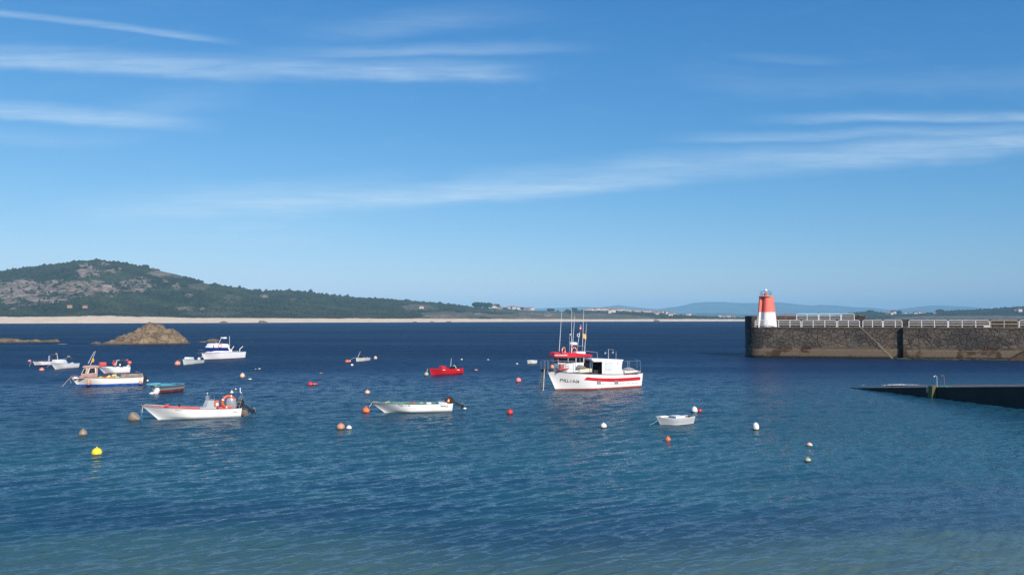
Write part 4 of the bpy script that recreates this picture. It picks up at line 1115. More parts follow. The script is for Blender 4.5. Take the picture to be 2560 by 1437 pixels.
class Boat:
    def __init__(s, name, bow, stern, B, zb, zs, over, label, cat='boat', rake=.08, draft=.35, sag=0.0, full=.42, chine=.62, fine=1.0, group=None, sternw=.88, trim=0.0, roll=0.0, dy=0.0):
        Pb, Ps = wpt(*bow), wpt(*stern)
        if dy: Ps.y += dy
        Pn = Ps.copy(); kx = Ps.x / Ps.y; w = B * 0.42
        for _ in range(6):
            f = (Pb - Ps).normalized(); lt = Vector((-f.y, f.x, 0)); lt = lt if lt.y < 0 else -lt
            near, far_ = Ps + lt * w, Ps - lt * w
            Ps.y += Pn.y - near.y
            near, far_ = Ps + lt * w, Ps - lt * w
            kk = max((near, far_), key=lambda q: q.x / q.y)
            Ps.x += kx * kk.y - kk.x
        f = (Pb - Ps).normalized(); Ps -= f * 0.0
        s.Lw = (Pb - Ps).length
        s.o = (Pb + Ps) / 2; s.f = f; s.rz = math.atan2(f.y, f.x)
        s.B, s.zb, s.zs, s.over, s.rake, s.draft, s.sag = B, zb, zs, over, rake, draft, sag
        s.full, s.chine, s.fine, s.sternw = full, chine, fine, sternw
        s.root = empty(name, s.o, s.rz, label, cat, group)
        s.lat = Vector((-f.y, f.x, 0))
        s.near = 1 if s.lat.y < 0 else -1
    def L(s, px, py, c=0.0):
        """photo point -> (x, z) on the boat's own upright plane c metres off its centre line, c>0 towards the viewer"""
        d = px_dir(px, py); o = s.o + s.lat * (c * s.near)
        n_ = s.lat
        k = (o - Vector((0, 0, CAMH))).dot(n_) / d.dot(n_)
        P = Vector((0, 0, CAMH)) + d * k - s.o
        return P.dot(s.f), P.z
    def P(s, px, py, c=0.0):
        x, z = s.L(px, py, c); return Vector((x, c * s.near, z))
    def surf(s, a, v):
        zk = -s.draft * min(1.0, max(a, 0.0) / .10) ** .6 * (1 - 0.15 * a)
        zsh = s.zs + (s.zb - s.zs) * (1 - a) ** 2 - s.sag * math.sin(math.pi * min(1, a * 1.05))
        z = zk + (zsh - zk) * v
        zbow = z if a > 0.2 else z
        h = max(0.0, min(1.0, (z) / s.zb))
        xb = s.Lw / 2 + s.over * h ** 1.0 if z > 0 else s.Lw / 2 + z * 0.6
        xs = -s.Lw / 2 - s.rake * max(0, v)
        x = xb + (xs - xb) * a
        e = 1.0 + s.fine * (1 - v) * 1.1
        q = min(1.0, (a / s.full)) ** e
        shp = math.sin(q * math.pi / 2) ** (0.85)
        shp *= 1 - (1 - s.sternw) * max(0, (a - .5) / .5) ** 1.5
        ck = s.chine / .62; gv = [(0, 0.0), (.10, .40 * ck), (.26, min(.92, .80 * ck)), (.42, .90), (.7, .96), (1, 1.0)]
        g_ = np.interp(v, [p[0] for p in gv], [p[1] for p in gv])
        return x, s.B / 2 * shp * g_, z
    def hull(s, mat, inner_mat=None, floor=0.25, wall=0.05, cap=None, capr=.035, rub=None, open_from=0.0, deck_to=None):
        na, nv = 34, 16
        A = [(k / na) ** 1.3 for k in range(na + 1)]; Vv = [k / nv for k in range(nv + 1)]
        mb = MB(); vs = []; 
        for sg in (1, -1):
            for a in A:
                for v in Vv:
                    x, y, z = s.surf(a, v); vs.append((x, y * sg, z))
        fs = []; m = nv + 1; h = (na + 1) * m
        for sd_ in (0, h):
            for i in range(na):
                for j in range(nv):
                    fs.append((sd_ + i * m + j, sd_ + (i + 1) * m + j, sd_ + (i + 1) * m + j + 1, sd_ + i * m + j + 1))
        for j in range(nv): fs.append((na * m + j, h + na * m + j, h + na * m + j + 1, na * m + j + 1))
        mb.add(vs, fs)
        bm_v = [Vector(v) for v in mb.v]
        s.bvh = BVHTree.FromPolygons(bm_v, mb.f)
        s.hull_o = mb.build('hull', mat, s.root, smooth=True)
        # inside shell, floor and top edge
        vi = []; A2_ = [max(a, 0.03) for a in A]
        def zfl(a): return floor if deck_to is None or a > deck_to else 1e9
        mb = MB(); rows = []
        for sg in (1, -1):
            for a in A2_:
                xs_, ys_, zs_ = s.surf(a, 1.0); col_ = []
                fz = floor if not (deck_to is not None and a <= deck_to) else zs_ - .03
                for k in range(4):
                    z = zs_ - .002 - (zs_ - .002 - fz) * k / 3
                    # half width at this height
                    zk = s.surf(a, 0)[2]; v = (z - zk) / (zs_ - zk)
                    x, y, _ = s.surf(a, max(0.3, v)); vi.append((x - (.04 if a < .1 else 0), max(0.0, y - wall) * sg, z))
        fs = []; hh = (na + 1) * 4
        for sd_ in (0, hh):
            for i in range(na):
                for j in range(3): fs.append((sd_ + i * 4 + j, sd_ + i * 4 + j + 1, sd_ + (i + 1) * 4 + j + 1, sd_ + (i + 1) * 4 + j))
        for i in range(na): fs.append((i * 4 + 3, (i + 1) * 4 + 3, hh + (i + 1) * 4 + 3, hh + i * 4 + 3))
        for j in range(3): fs.append((na * 4 + j, na * 4 + j + 1, hh + na * 4 + j + 1, hh + na * 4 + j))
        # bow closing
        for j in range(3): fs.append((j, j + 1, hh + j + 1, hh + j))
        mb.add(vi, fs); s.inner = mb.build('interior', inner_mat or mat, s.root)
        # gunwale cap ring
        pts = [Vector(s.surf(a, 1.0)) for a in A]
        ring = [Vector((p.x, p.y - wall * .5, p.z)) for p in pts[::-1]] + [Vector((p.x, -p.y + wall * .5, p.z)) for p in pts[1:]]
        mb = MB(); 
        mb.tube(ring, capr, 6, closed=True); mb.build('gunwale', cap or mat, s.root, smooth=True)
        s.seal(mat)
        return s.hull_o
    def seal(s, mat): pass
    def side(s, x, z, lift=0.0):
        """point on the near face of the hull at (x, z)"""
        hit = s.bvh.ray_cast(Vector((x, s.near * 8, z)), Vector((0, -s.near, 0)))
        if hit[0] is None: return Vector((x, s.near * s.B / 2, z))
        n_ = hit[1]
        if n_.y * s.near < 0: n_ = -n_
        return hit[0] + n_ * lift
    def side_px(s, px, py, lift=.008):
        c = s.B / 2 * .9
        for _ in range(3):
            x, z = s.L(px, py, c); p = s.side(x, z); c = abs(p.y)
        return s.side(x, z, lift)
    def patch(s, name, top, bot, mat, n=30, lift=.008, m=4):
        """painted band following the hull between two photo polylines [(px,py)...]"""
        mb = MB(); vs = []
        for k in range(n + 1):
            q = k / n
            tx = np.interp(q, np.linspace(0, 1, len(top)), [p[0] for p in top]); ty = np.interp(q, np.linspace(0, 1, len(top)), [p[1] for p in top])
            bx = np.interp(q, np.linspace(0, 1, len(bot)), [p[0] for p in bot]); by = np.interp(q, np.linspace(0, 1, len(bot)), [p[1] for p in bot])
            for j in range(m + 1):
                w = j / m; vs.append(s.side_px(tx + (bx - tx) * w, ty + (by - ty) * w, lift))
        fs = [(i * (m + 1) + j, i * (m + 1) + j + 1, (i + 1) * (m + 1) + j + 1, (i + 1) * (m + 1) + j) for i in range(n) for j in range(m)]
        mb.add(vs, fs); return mb.build(name, mat, s.root, smooth=True)
    def text(s, txt, p0, p1, hpx, mat=None, name='lettering', shear=0.0, lift=.012):
        """lettering laid on the hull from photo point p0 to p1 (baseline), hpx high"""
        cu = bpy.data.curves.new(name, 'FONT'); cu.body = txt; cu.size = 1.0; cu.offset = 0.018; cu.resolution_u = 2
        to = bpy.data.objects.new('tmp', cu); COL.objects.link(to)
        dg = bpy.context.evaluated_depsgraph_get(); me = bpy.data.meshes.new_from_object(to.evaluated_get(dg))
        bpy.data.objects.remove(to)
        bm = bmesh.new(); bm.from_mesh(me); bmesh.ops.triangulate(bm, faces=bm.faces); 
        xs_ = [v.co.x for v in bm.verts]; x0, x1 = min(xs_), max(xs_); H_ = 0.7
        for v in bm.verts:
            q = (v.co.x - x0) / (x1 - x0); w = v.co.y / H_
            px = p0[0] + (p1[0] - p0[0]) * q + shear * w; py = p0[1] + (p1[1] - p0[1]) * q - hpx * w
            v.co = s.side_px(px, py, lift)
        bm.to_mesh(me); bm.free(); me.materials.clear()
        return link_mesh(name, me, mat or M_textd, s.root)
    def rod(s, name, p0, p1, c0=0.0, c1=None, r=.02, mat=None, parent=None, r2=None):
        mb = MB(); mb.tube([s.P(*p0, c0), s.P(*p1, c0 if c1 is None else c1)], r, 7, r2)
        return mb.build(name, mat or M_ant, parent or s.root, smooth=True)
    def box(s, name, x0, y0, x1, y1, c, d, mat, bevel=.02, parent=None, top=1.0):
        """box seen in the photo between two corners, on plane c, d metres deep away from the viewer"""
        a, za = s.L(x0, y0, c); b, zb_ = s.L(x1, y1, c)
        mb = MB(); mb.box(((a + b) / 2, (c - d / 2) * s.near, (za + zb_) / 2), (abs(b - a), d, abs(za - zb_)), top=top)
        return mb.build(name, mat, parent or s.root, bevel=bevel)
    def poly(s, name, pts, c, d, mat, parent=None, bevel=0.0):
        q = [s.L(px, py, c) for px, py in pts]
        mb = MB(); mb.prism(q, c * s.near, (c - d) * s.near, 'y'); return mb.build(name, mat, parent or s.root, bevel=bevel)

def lifebuoy(parent, loc, rad, r, rot, mat=None, band=None):
    mb = MB(); mb.torus(loc, rad, r, rot, 30); o = mb.build('lifebuoy', mat or M_orange, parent, smooth=True)
    for k in range(4):
        a = k * math.pi / 2 + .4
        mb = MB(); mb.torus(loc, rad, r * 1.08, rot, 4, a - .09, a + .09); mb.build('band', band or M_whiteb, o, smooth=True)
    return o
ROTXZ = Matrix.Rotation(math.pi / 2, 3, 'X')            # a ring standing in the boat's own upright plane

def outboard(parent, loc, sc_, tilt, cowl=None, leg=None, near=1):
    """outboard motor hung on the transom; tilt swings the leg up and back"""
    base = Vector(loc); M = Matrix.Rotation(-tilt, 3, 'Y')
    # local frame: x forward, z up, the leg goes down and slightly back
    def T(p): return base + M @ (Vector(p) * sc_)
    mb = MB()
    q = [T(p) for p in ((-.16, -.06, .12), (.02, -.06, .12), (-.02, -.06, -.45), (-.14, -.06, -.55))]
    mb.add([T(p) for p in ((-.26, -.07, .15), (-.06, -.07, .15), (-.12, -.05, -.62), (-.24, -.05, -.62), (-.26, .07, .15), (-.06, .07, .15), (-.12, .05, -.62), (-.24, .05, -.62))],
           [(0, 1, 2, 3), (7, 6, 5, 4), (0, 4, 5, 1), (1, 5, 6, 2), (2, 6, 7, 3), (3, 7, 4, 0)])
    mb.add([T(p) for p in ((-.42, -.10, -.50), (-.05, -.10, -.50), (-.05, -.10, -.53), (-.42, -.10, -.53), (-.42, .10, -.50), (-.05, .10, -.50), (-.05, .10, -.53), (-.42, .10, -.53))],
           [(0, 1, 2, 3), (7, 6, 5, 4), (0, 4, 5, 1), (1, 5, 6, 2), (2, 6, 7, 3), (3, 7, 4, 0)])
    mb.add([T(p) for p in ((-.22, -.01, -.62), (-.06, -.01, -.62), (-.12, -.01, -.95), (-.2, -.01, -.9), (-.22, .01, -.62), (-.06, .01, -.62), (-.12, .01, -.95), (-.2, .01, -.9))],
           [(0, 1, 2, 3), (7, 6, 5, 4), (0, 4, 5, 1), (1, 5, 6, 2), (2, 6, 7, 3), (3, 7, 4, 0)])
    mb.tube([T((.02, 0, -.70)), T((-.10, 0, -.70)), T((-.30, 0, -.70))], .06 * sc_, 8)
    mb.box(T((.0, 0, .0)), (.16 * sc_, .24 * sc_, .34 * sc_))
    o = mb.build('outboard_motor', leg or M_dark, parent, smooth=True)
    mb = MB()
    prof = [(-.36, .10), (-.05, .08), (.10, .18), (.12, .42), (.02, .58), (-.22, .60), (-.38, .48), (-.42, .25)]
    vs = []
    for w, k in ((-.17, .86), (-.13, 1), (.13, 1), (.17, .86)):
        cx, cz = -.14, .34
        vs += [T((cx + (x - cx) * k, w, cz + (z - cz) * k)) for x, z in prof]
    n = len(prof); fs = [tuple(range(n - 1, -1, -1)), tuple(range(3 * n, 4 * n))]
    for r_ in range(3): fs += [(r_ * n + i, r_ * n + (i + 1) % n, (r_ + 1) * n + (i + 1) % n, (r_ + 1) * n + i) for i in range(n)]
    mb.add(vs, fs); mb.build('engine_cowl', cowl or M_dark, o, smooth=True)
    mb = MB()
    for k in range(3):
        a = k * 2.09; c_ = T((-.34, math.cos(a) * .09, -.70 + math.sin(a) * .09))
        mb.box(c_, (.02 * sc_, .10 * sc_, .14 * sc_), rx=a)
    mb.build('propeller', M_ss, o)
    return o

# ---------------- the big white and red fishing boat
b = Boat('fishing_boat', (1390, 976), (1605, 967.5), 3.1, 1.85, 1.32, .98, 'large white fishing boat with red stripe, red wheelhouse roof and tall antennas', draft=.7, sag=.06, full=.40, chine=.66, fine=.9, rake=.05)
MB_FB = banded('hull_white_redboot', [(0.16, (0.36, 0.09, 0.045)), (None, (0.86, 0.83, 0.80))], 0.25)
b.hull(MB_FB, paint('deck_grey', (0.40, 0.39, 0.36), .7, .2), floor=.95, cap=paint('rubber_grey', (0.13, 0.13, 0.14), .6), capr=.05, deck_to=.40)
b.patch('red_stripe', [(1467, 942), (1480, 943.5), (1505, 945), (1535, 945.3), (1570, 943.8), (1598, 941.5), (1601, 943)], [(1460, 949.5), (1480, 951.2), (1505, 953.2), (1535, 954), (1570, 952), (1598, 949.8), (1601, 948.5)], M_red, 50, .012)
for x0, x1 in ((1492, 1502), (1536, 1545.5)):
    b.patch('scupper_plate', [(x0, 951.5), (x1, 951.5)], [(x0, 960), (x1, 960)], paint('plate_grey', (0.30, 0.29, 0.28), .5), 3, .02)
b.text('3ªVILL-1-9-04', (1401, 953.6), (1448, 957.6), 7.6, shear=1.2)
for x0, x1, y in ((1505, 1511, 959.2), (1527, 1532, 959), (1548, 1553, 958.8), (1556, 1561, 958.6), (1568, 1574, 958), (1579, 1584, 957.4), (1588, 1594, 956.6)):
    b.patch('slot', [(x0, y - .35), (x1, y - .5)], [(x0, y + .35), (x1, y + .2)], M_textd, 2, .012, 1)
# wheelhouse: a faceted front, side windows, red roof
nr_ = b.near
def V2(px, py, c): x, z = b.L(px, py, c); return x, z
xc, _ = b.L(1420, 905, .98); xf, _ = b.L(1387, 905, 0.0); xa, _ = b.L(1459, 905, .98)
zd, zr0, zr1 = 1.68, b.L(1420, 892.5, .9)[1], b.L(1420, 880.5, .9)[1]
zw0, zw1 = b.L(1420, 907, .95)[1], b.L(1420, 894.5, .95)[1]
plan = [(xa, 1.0), (xc, 1.0), (xf - .12, .36), (xf - .12, -.36), (xc, -1.0), (xa, -1.0)]
mb = MB(); mb.prism([(x, y) for x, y in plan], zd, zw0, 'z'); mb.build('wheelhouse_base', M_white, b.root, bevel=.02)
WH = MB()
def band_pts(k, z): return [(x, y * k, z) for x, y in plan]
mb = MB(); mb.prism([(x - (.05 if x > xa + .1 else -.05), y * .97) for x, y in plan], zw0 + .002, zw1 - .002, 'z'); wg = mb.build('wheelhouse_window', M_glass, b.root)
for (x0, y0), (x1, y1), fr in (((xa, 1), (xc, 1), (0, .5, 1)), ((xc, 1), (xf - .12, .36), (0, 1)), ((xf - .12, .36), (xf - .12, -.36), (0, 1)), ((xf - .12, -.36), (xc, -1), (0, .5, 1)), ((xc, -1), (xa, -1), (0, .5, 1))):
    for q in fr:
        mb = MB(); x, y = x0 + (x1 - x0) * q, y0 + (y1 - y0) * q
        mb.tube([(x, y, zw0 - .02), (x, y, zw1 + .03)], .04, 6); mb.build('window_pillar', M_white, wg, smooth=True)
mb = MB(); mb.prism([(x, y) for x, y in plan], zw1, zr0 + .02, 'z'); mb.build('wheelhouse_top', M_white, b.root)
mb = MB(); mb.box((xa + .42, nr_ * 1.0, (zd + zw0) / 2 + .12), (.5, .03, zw0 - zd - .3)); mb.build('panel_door', M_whiteb, b.root)
xr, _ = b.L(1480, 893, 1.1); xr0, _ = b.L(1378, 889, 0.0)
rp = [(xr, 1.18), (xc + .15, 1.18), (xr0, .45), (xr0, -.45), (xc + .15, -1.18), (xr, -1.18)]
mb = MB(); n = 6; cx = sum(p[0] for p in rp) / 6
vs = [(x, y, zr0) for x, y in rp] + [(x, y, zr0 + .12) for x, y in rp] + [(cx + (x - cx) * .93, y * .86, zr1 - (.22 if x == xr else 0.0)) for x, y in rp]
mb.add(vs, [tuple(range(5, -1, -1)), tuple(range(12, 18))] + [(i, (i + 1) % 6, (i + 1) % 6 + 6, i + 6) for i in range(6)] + [(i + 6, (i + 1) % 6 + 6, (i + 1) % 6 + 12, i + 12) for i in range(6)])
mb.build('roof', M_red, b.root, bevel=.03)
# name board lettering on the roof front (blurred in the photograph; closest reading)
cu = bpy.data.curves.new('lettering', 'FONT'); cu.body = 'HNOS. ANGEL MAR'; cu.size = .22; cu.offset = .006
to = bpy.data.objects.new('tmp', cu); COL.objects.link(to); me = bpy.data.meshes.new_from_object(to.evaluated_get(bpy.context.evaluated_depsgraph_get())); bpy.data.objects.remove(to)
A_ = Vector((rp[2][0] - .02, nr_ * .42, 0)); B_ = Vector((rp[1][0], nr_ * 1.16, 0)); 
vx = [v.co.x for v in me.vertices]; w0, w1 = min(vx), max(vx)
ab = (B_ - A_); nrm_ = Vector((ab.y, -ab.x, 0)).normalized()
if nrm_.y * nr_ < 0: nrm_ = -nrm_
for v in me.vertices:
    q = (v.co.x - w0) / (w1 - w0); hq = v.co.y / .22
    p = A_ + ab * (.06 + .86 * q); ins = .10 * hq
    v.co = p + nrm_ * (.075 - ins) + Vector((0, 0, zr0 + .13 + hq * .16))
me.materials.clear(); link_mesh('lettering', me, M_whiteb, b.root)
# open shelter deck behind the wheelhouse
for px, c in ((1450, .98), (1476, 1.05), (1476, -1.0)): b.rod('roof_post', (px, 892), (px, 925), c, r=.03, mat=M_ss)
b.box('tackle_box', 1440, 914, 1458, 927, .85, .7, paint('brown_box', (0.16, 0.11, 0.08), .8, .4), .03)
b.box('white_bin', 1449, 922, 1480, 930, 1.15, .8, paint('bin_ivory', (0.70, 0.64, 0.48), .6), .03)
b.box('net_hauler', 1461, 901, 1474, 920, .3, .5, paint('hauler_brown', (0.12, 0.085, 0.06), .7, .4), .05)
mb = MB(); p = b.P(1448, 917, .9); 
mb.add([p + Vector(v) for v in ((-.6, -.4, -.1), (.5, -.4, -.1), (.55, .4, -.1), (-.6, .4, -.1), (-.1, 0, .28), (.2, .1, .22))], [(0, 1, 2, 3), (0, 1, 4), (1, 5, 4), (1, 2, 5), (2, 3, 5), (3, 4, 5), (3, 0, 4)])
mb.build('tarp_heap', paint('canvas_grey', (0.17, 0.16, 0.15), .9, .3), b.root)
b.box('red_box', 1402, 910, 1417, 921, .75, .4, paint('crate_pinkred', (0.45, 0.13, 0.13), .8, .4), .02)
b.box('bench', 1397, 921, 1422, 923, 1.0, .5, M_redf, .01)
# side shelter flush with the hull
cS = 1.50
MS = M_white
b.poly('shelter_side', [(1505, 904), (1505, 938), (1483, 936), (1483, 938.5), (1560, 938.5), (1556, 926), (1552, 915), (1553, 908), (1558, 900), (1482, 897), (1479, 900), (1481, 904)], cS, .06, MS)
b.poly('shelter_roof', [(1479, 896.5), (1482, 896), (1558.5, 898.8), (1558.5, 901.5), (1480, 900)], cS + .02, 2.4, MS, bevel=.02)
b.poly('shelter_bulkhead', [(1507, 902), (1556, 902), (1552, 938), (1507, 938)], .55, .06, MS)
b.poly('shelter_floor_box', [(1484, 925), (1500, 925), (1504, 938), (1484, 938)], .9, 1.6, paint('hold_dark', (0.03, 0.03, 0.035), .6), )
b.poly('door_dark_panel', [(1482, 902), (1507, 904), (1507, 937), (1482, 936)], .30, .03, M_glass)  # dark glossy panel added inside the opening so its interior reads dark
b.rod('door_frame', (1481, 901), (1480, 936), cS + .02, r=.03, mat=M_grey); b.rod('door_frame', (1505, 903), (1505, 937), cS + .02, r=.03, mat=M_grey)
b.box('window_frame', 1513.5, 906, 1531, 925, cS + .02, .03, paint('frame_grey', (0.5, 0.5, 0.5), .5), 0)
b.box('side_window', 1515, 907.5, 1529.5, 923.5, cS + .03, .03, paint('window_pale', (0.62, 0.70, 0.70), .25), 0)
mb = MB(); p = b.P(1545.5, 908.5, cS + .015); mb.torus(p, .12, .015, ROTXZ); mb.build('vent_ring', M_grey, b.root)
mb = MB(); p = b.P(1482, 900, cS + .12); mb.ball(p, .14, 12, .8); mb.build('rolled_cover', M_whiteb, b.root, smooth=True)
mb = MB(); p = b.P(1513.5, 930, cS + .05); mb.ball(p, .26, 12, 1.0, .25, .1); mb.build('hanging_net_bag', paint('net_ivory', (0.62, 0.62, 0.52), .9, .3), b.root, smooth=True)
# stern: rails, covered winch, ledge
for px, y1 in ((1569, 928), (1573, 928), (1592, 920), (1600.5, 934)): b.rod('rail_post', (px, 902), (px + 1, y1), 1.2, r=.022, mat=M_ss)
b.rod('stern_rail', (1558, 903), (1600, 902), 1.2, r=.025, mat=M_ss); b.rod('stern_rail', (1562, 934), (1600, 928), 1.3, r=.025, mat=M_ss)
b.rod('stern_rail', (1600, 902), (1588, 899), 1.2, -1.1, .025, M_ss)
mb = MB(); p0 = b.P(1573, 926, .4); g6 = random.Random(2)
vs = []; 
for i in range(9):
    for j in range(5):
        u, w = i / 8, j / 4; hh_ = .12 + .36 * math.sin(math.pi * min(1, u * 1.1)) * math.sin(math.pi * (w * .8 + .1)) + g6.uniform(-.04, .04)
        vs.append((p0.x + .85 - 1.7 * u, nr_ * (1.1 - 1.5 * w), p0.z - .15 + hh_))
mb.add(vs, [(i * 5 + j, (i + 1) * 5 + j, (i + 1) * 5 + j + 1, i * 5 + j + 1) for i in range(8) for j in range(4)])
mb.add([(p0.x + .85, nr_ * 1.1, p0.z - .5), (p0.x - .85, nr_ * 1.1, p0.z - .5), (p0.x - .85, nr_ * 1.1, p0.z + .0), (p0.x + .85, nr_ * 1.1, p0.z + .0)], [(0, 1, 2, 3)])
mb.build('tarpaulin', paint('tarp_grey', (0.42, 0.37, 0.35), .85, .2), b.root, smooth=True)
b.box('stern_bin', 1562, 927, 1594, 931, 1.15, 1.2, M_whiteb, .02)
b.patch('gunwale_red', [(1558, 935), (1595, 933.2)], [(1558, 936.8), (1595, 935)], M_red, 10, .03, 2)
# masts, radar, lights
for (x0, y0, x1, y1, c) in ((1404.5, 774, 1398, 878, .5), (1429.3, 774, 1428.3, 882, .9), (1437, 789, 1431, 866, .1), (1459.5, 774, 1455.5, 884, -.3), (1466.3, 808, 1461, 884, -.6)):
    b.rod('antenna', (x1, y1), (x0, y0), c, r=.028, mat=M_ant, r2=.012)
lm = b.rod('signal_mast', (1444, 864), (1452, 812), .0, r=.045, mat=M_ss)
for y, col in ((816, M_red), (820, M_whiteb), (823.5, M_red), (828, M_dark)):
    mb = MB(); p = b.P(1452 - (y - 812) * .15, y, 0); mb.lathe([(.05, -.07), (.09, -.05), (.09, .05), (.05, .07)], p, 10); mb.build('signal_light', col, lm, smooth=True)
mb = MB(); mb.torus(b.P(1446, 838, .05), .13, .03, ROTXZ); mb.build('radar_reflector', M_whiteb, b.root, smooth=True)
b.rod('gantry', (1424, 864), (1459, 865), -.2, r=.035, mat=M_grey)
for px in (1424, 1444, 1457): b.rod('gantry_post', (px, 864), (px - 1, 884), -.2, r=.03, mat=M_ss)
mb = MB(); p = b.P(1433, 859, -.1); mb.lathe([(.30, -.13), (.37, -.08), (.37, .07), (.28, .14)], p, 20); mb.build('radar_dome', M_whiteb, b.root, smooth=True)
b.rod('lamp_stalk', (1424, 864), (1424, 834), -.1, r=.02, mat=M_ss)
mb = MB(); mb.ball(b.P(1426, 836, -.1), .10, 10); mb.build('search_light', M_ss, b.root, smooth=True)
b.box('roof_locker', 1442, 879, 1464, 886, .3, .7, M_whiteb, .03)
for px in (1409, 1435):
    lifebuoy(b.root, b.P(px, 877, .75), .30, .065, Matrix.Rotation(.5 if px < 1420 else .1, 3, 'Z') @ ROTXZ, paint('ring_salmon', (0.72, 0.17, 0.12), .6))
mb = MB(); p = b.P(1462, 839, -.6)
vs = [(p.x + .18 - .09 * i + .0, p.y + .03 * math.sin(i * 1.4), p.z + .22 - j * .15 - i * .03) for i in range(5) for j in range(4)]
mb.add(vs, [(i * 4 + j, i * 4 + j + 1, (i + 1) * 4 + j + 1, (i + 1) * 4 + j) for i in range(4) for j in range(3)])
mb.build('flag', paint('flag_yellow', (0.75, 0.42, 0.05), .8), b.root)
b.rod('gantry', (1464, 877), (1493, 880.5), -.5, r=.025, mat=M_ss); b.rod('gantry_post', (1493, 880.5), (1494, 900), -.5, r=.03, mat=M_ss)
b.rod('lamp_mast', (1521, 898), (1521, 872.5), .4, r=.045, mat=M_ss); b.rod('lamp_arm', (1521, 873), (1533, 873.5), .4, r=.025, mat=M_ss); b.rod('lamp_stalk', (1533, 873), (1532, 878), .4, r=.02, mat=M_ss); b.rod('lamp_mast', (1540, 898), (1540, 878), .4, r=.025, mat=M_ss)
for px, py in ((1513, 882), (1532, 880.5)):
    mb = MB(); mb.ball(b.P(px, py, .4), .14, 10, .8, .7); mb.build('deck_lamp', M_ss, b.root, smooth=True)
# bow pulpit and foredeck rail
for px, c in ((1352.5, .1), (1360, .45), (1362.5, .5), (1369, .85), (1371.5, .6)): b.rod('rail_post', (px, 901.5), (px + .5, 923), c, r=.024, mat=M_ss)
b.rod('bow_rail', (1352, 901.5), (1380, 901), .1, .95, .026, M_ss); b.rod('bow_rail', (1352, 901.5), (1380, 902), .1, -.9, .026, M_ss)
b.rod('bow_rail', (1380, 901), (1440, 903.5), .95, 1.35, .028, M_ss); b.rod('bow_rail', (1382, 914), (1440, 916), 1.0, 1.38, .02, M_ss)
for px, c in ((1400, 1.1), (1420.5, 1.25), (1439, 1.35)): b.rod('rail_post', (px, 902), (px, 925), c, r=.024, mat=M_ss)
fo = MB(); fo.ball(b.P(1380.5, 917, .5), .19, 14, 1.1); o = fo.build('float', paint('float_peach', (0.78, 0.34, 0.14), .5), None, smooth=True)
o.matrix_world = Matrix.Translation(b.o) @ Matrix.Rotation(b.rz, 4, 'Z'); tag(o, 'orange float sitting on the bow of the large fishing boat', 'float')
b.rod('anchor_rope', (1361, 922), (1358, 976), .1, r=.05, mat=M_rope); b.rod('anchor_chain', (1358, 925), (1344, 975), .0, r=.035, mat=M_ropeg)
b.rod('anchor_chain', (1356, 930), (1352, 976), -.1, r=.02, mat=M_ropeg)
b.poly('bow_roller', [(1354, 922), (1366, 921), (1368, 928), (1358, 929)], .12, .24, M_dark)
FB = b

# ---------------- open boat with grey console
b = Boat('motor_boat', (396, 1048.6), (601, 1043.5), 1.6, .94, .60, 1.00, 'long open white motor boat with grey console, red interior and orange lifebuoy', draft=.26, sag=.03, full=.42, chine=.55, fine=.8)
b.hull(banded('hull_white_green', [(-0.02, (0.03, 0.05, 0.04)), (None, (0.86, 0.84, 0.80))], .3), paint('interior_red', (0.50, 0.055, 0.06), .6, .2), floor=.28, cap=paint('gunwale_mauve', (0.30, 0.24, 0.25), .6), capr=.03)
b.text('7ªVILL-2-1', (438, 1026), (456, 1026.3), 2.2, lift=.008); b.text('MARIA', (583, 1029.8), (594, 1029.9), 2.2, lift=.008)
0 and b.patch('strake', [(390, 1018), (440, 1024.5), (492, 1032)], [(390, 1018.4), (440, 1025), (492, 1032.5)], paint('strake_shadow', (0.66, 0.64, 0.61), .5), 20, .01, 1)
b.poly('console', [(503, 1022), (513.5, 1000), (536.5, 1000.5), (536, 1022)], .42, .84, paint('console_grey', (0.27, 0.29, 0.33), .4), bevel=.02)
b.poly('console_panel', [(514, 1021), (521.5, 1001.5), (535, 1001.5), (535, 1021)], .425, .01, paint('console_light', (0.42, 0.44, 0.45), .4))
b.box('console_base', 500, 1019, 541, 1026, .5, 1.0, MATS['console_light'])
for pts_ in ([(514, 1000), (513.5, 988), (522, 987), (523, 1000)], [(525, 1000), (526, 986), (536, 989), (535.5, 1000)]):
    mb = MB(); mb.tube([b.P(*p, .38) for p in pts_], .018, 6); mb.build('windscreen_frame', M_ss, b.root, smooth=True)
b.box('windscreen', 515, 989, 523, 999.5, .36, .02, paint('screen_grey', (.20, .26, .32), .1), 0)
mb = MB(); mb.ball(b.P(518.5, 982.5, .2), .04, 8); mb.tube([b.P(518.5, 983, .2), b.P(518.5, 1000, .2)], .01, 5); mb.build('console_lamp', M_whiteb, b.root)
ob = b.box('seat_box', 536.5, 1001.5, 547, 1018, .36, .72, paint('box_orange', (0.55, 0.12, 0.05), .6), .04)
b.box('sticker', 540, 1007, 546, 1013.5, .375, .012, M_whiteb, 0, parent=ob)
b.rod('leaning_rail', (547, 1010), (557, 1010), .3, r=.018, mat=M_ss); b.rod('leaning_rail', (555, 1010), (555, 1022), .3, r=.018, mat=M_ss)
b.box('red_cloth', 411, 1011.5, 422, 1016, .3, .5, M_redf, .03); b.box('cleat_post', 446, 1008, 450.5, 1016, .3, .1, M_dark, .02)
b.box('stern_cloth', 548, 1017, 570, 1022, .5, .6, M_redf, .04)
lifebuoy(b.root, b.P(571, 1004, .40), .385, .085, Matrix.Rotation(.35, 3, 'Z') @ ROTXZ)
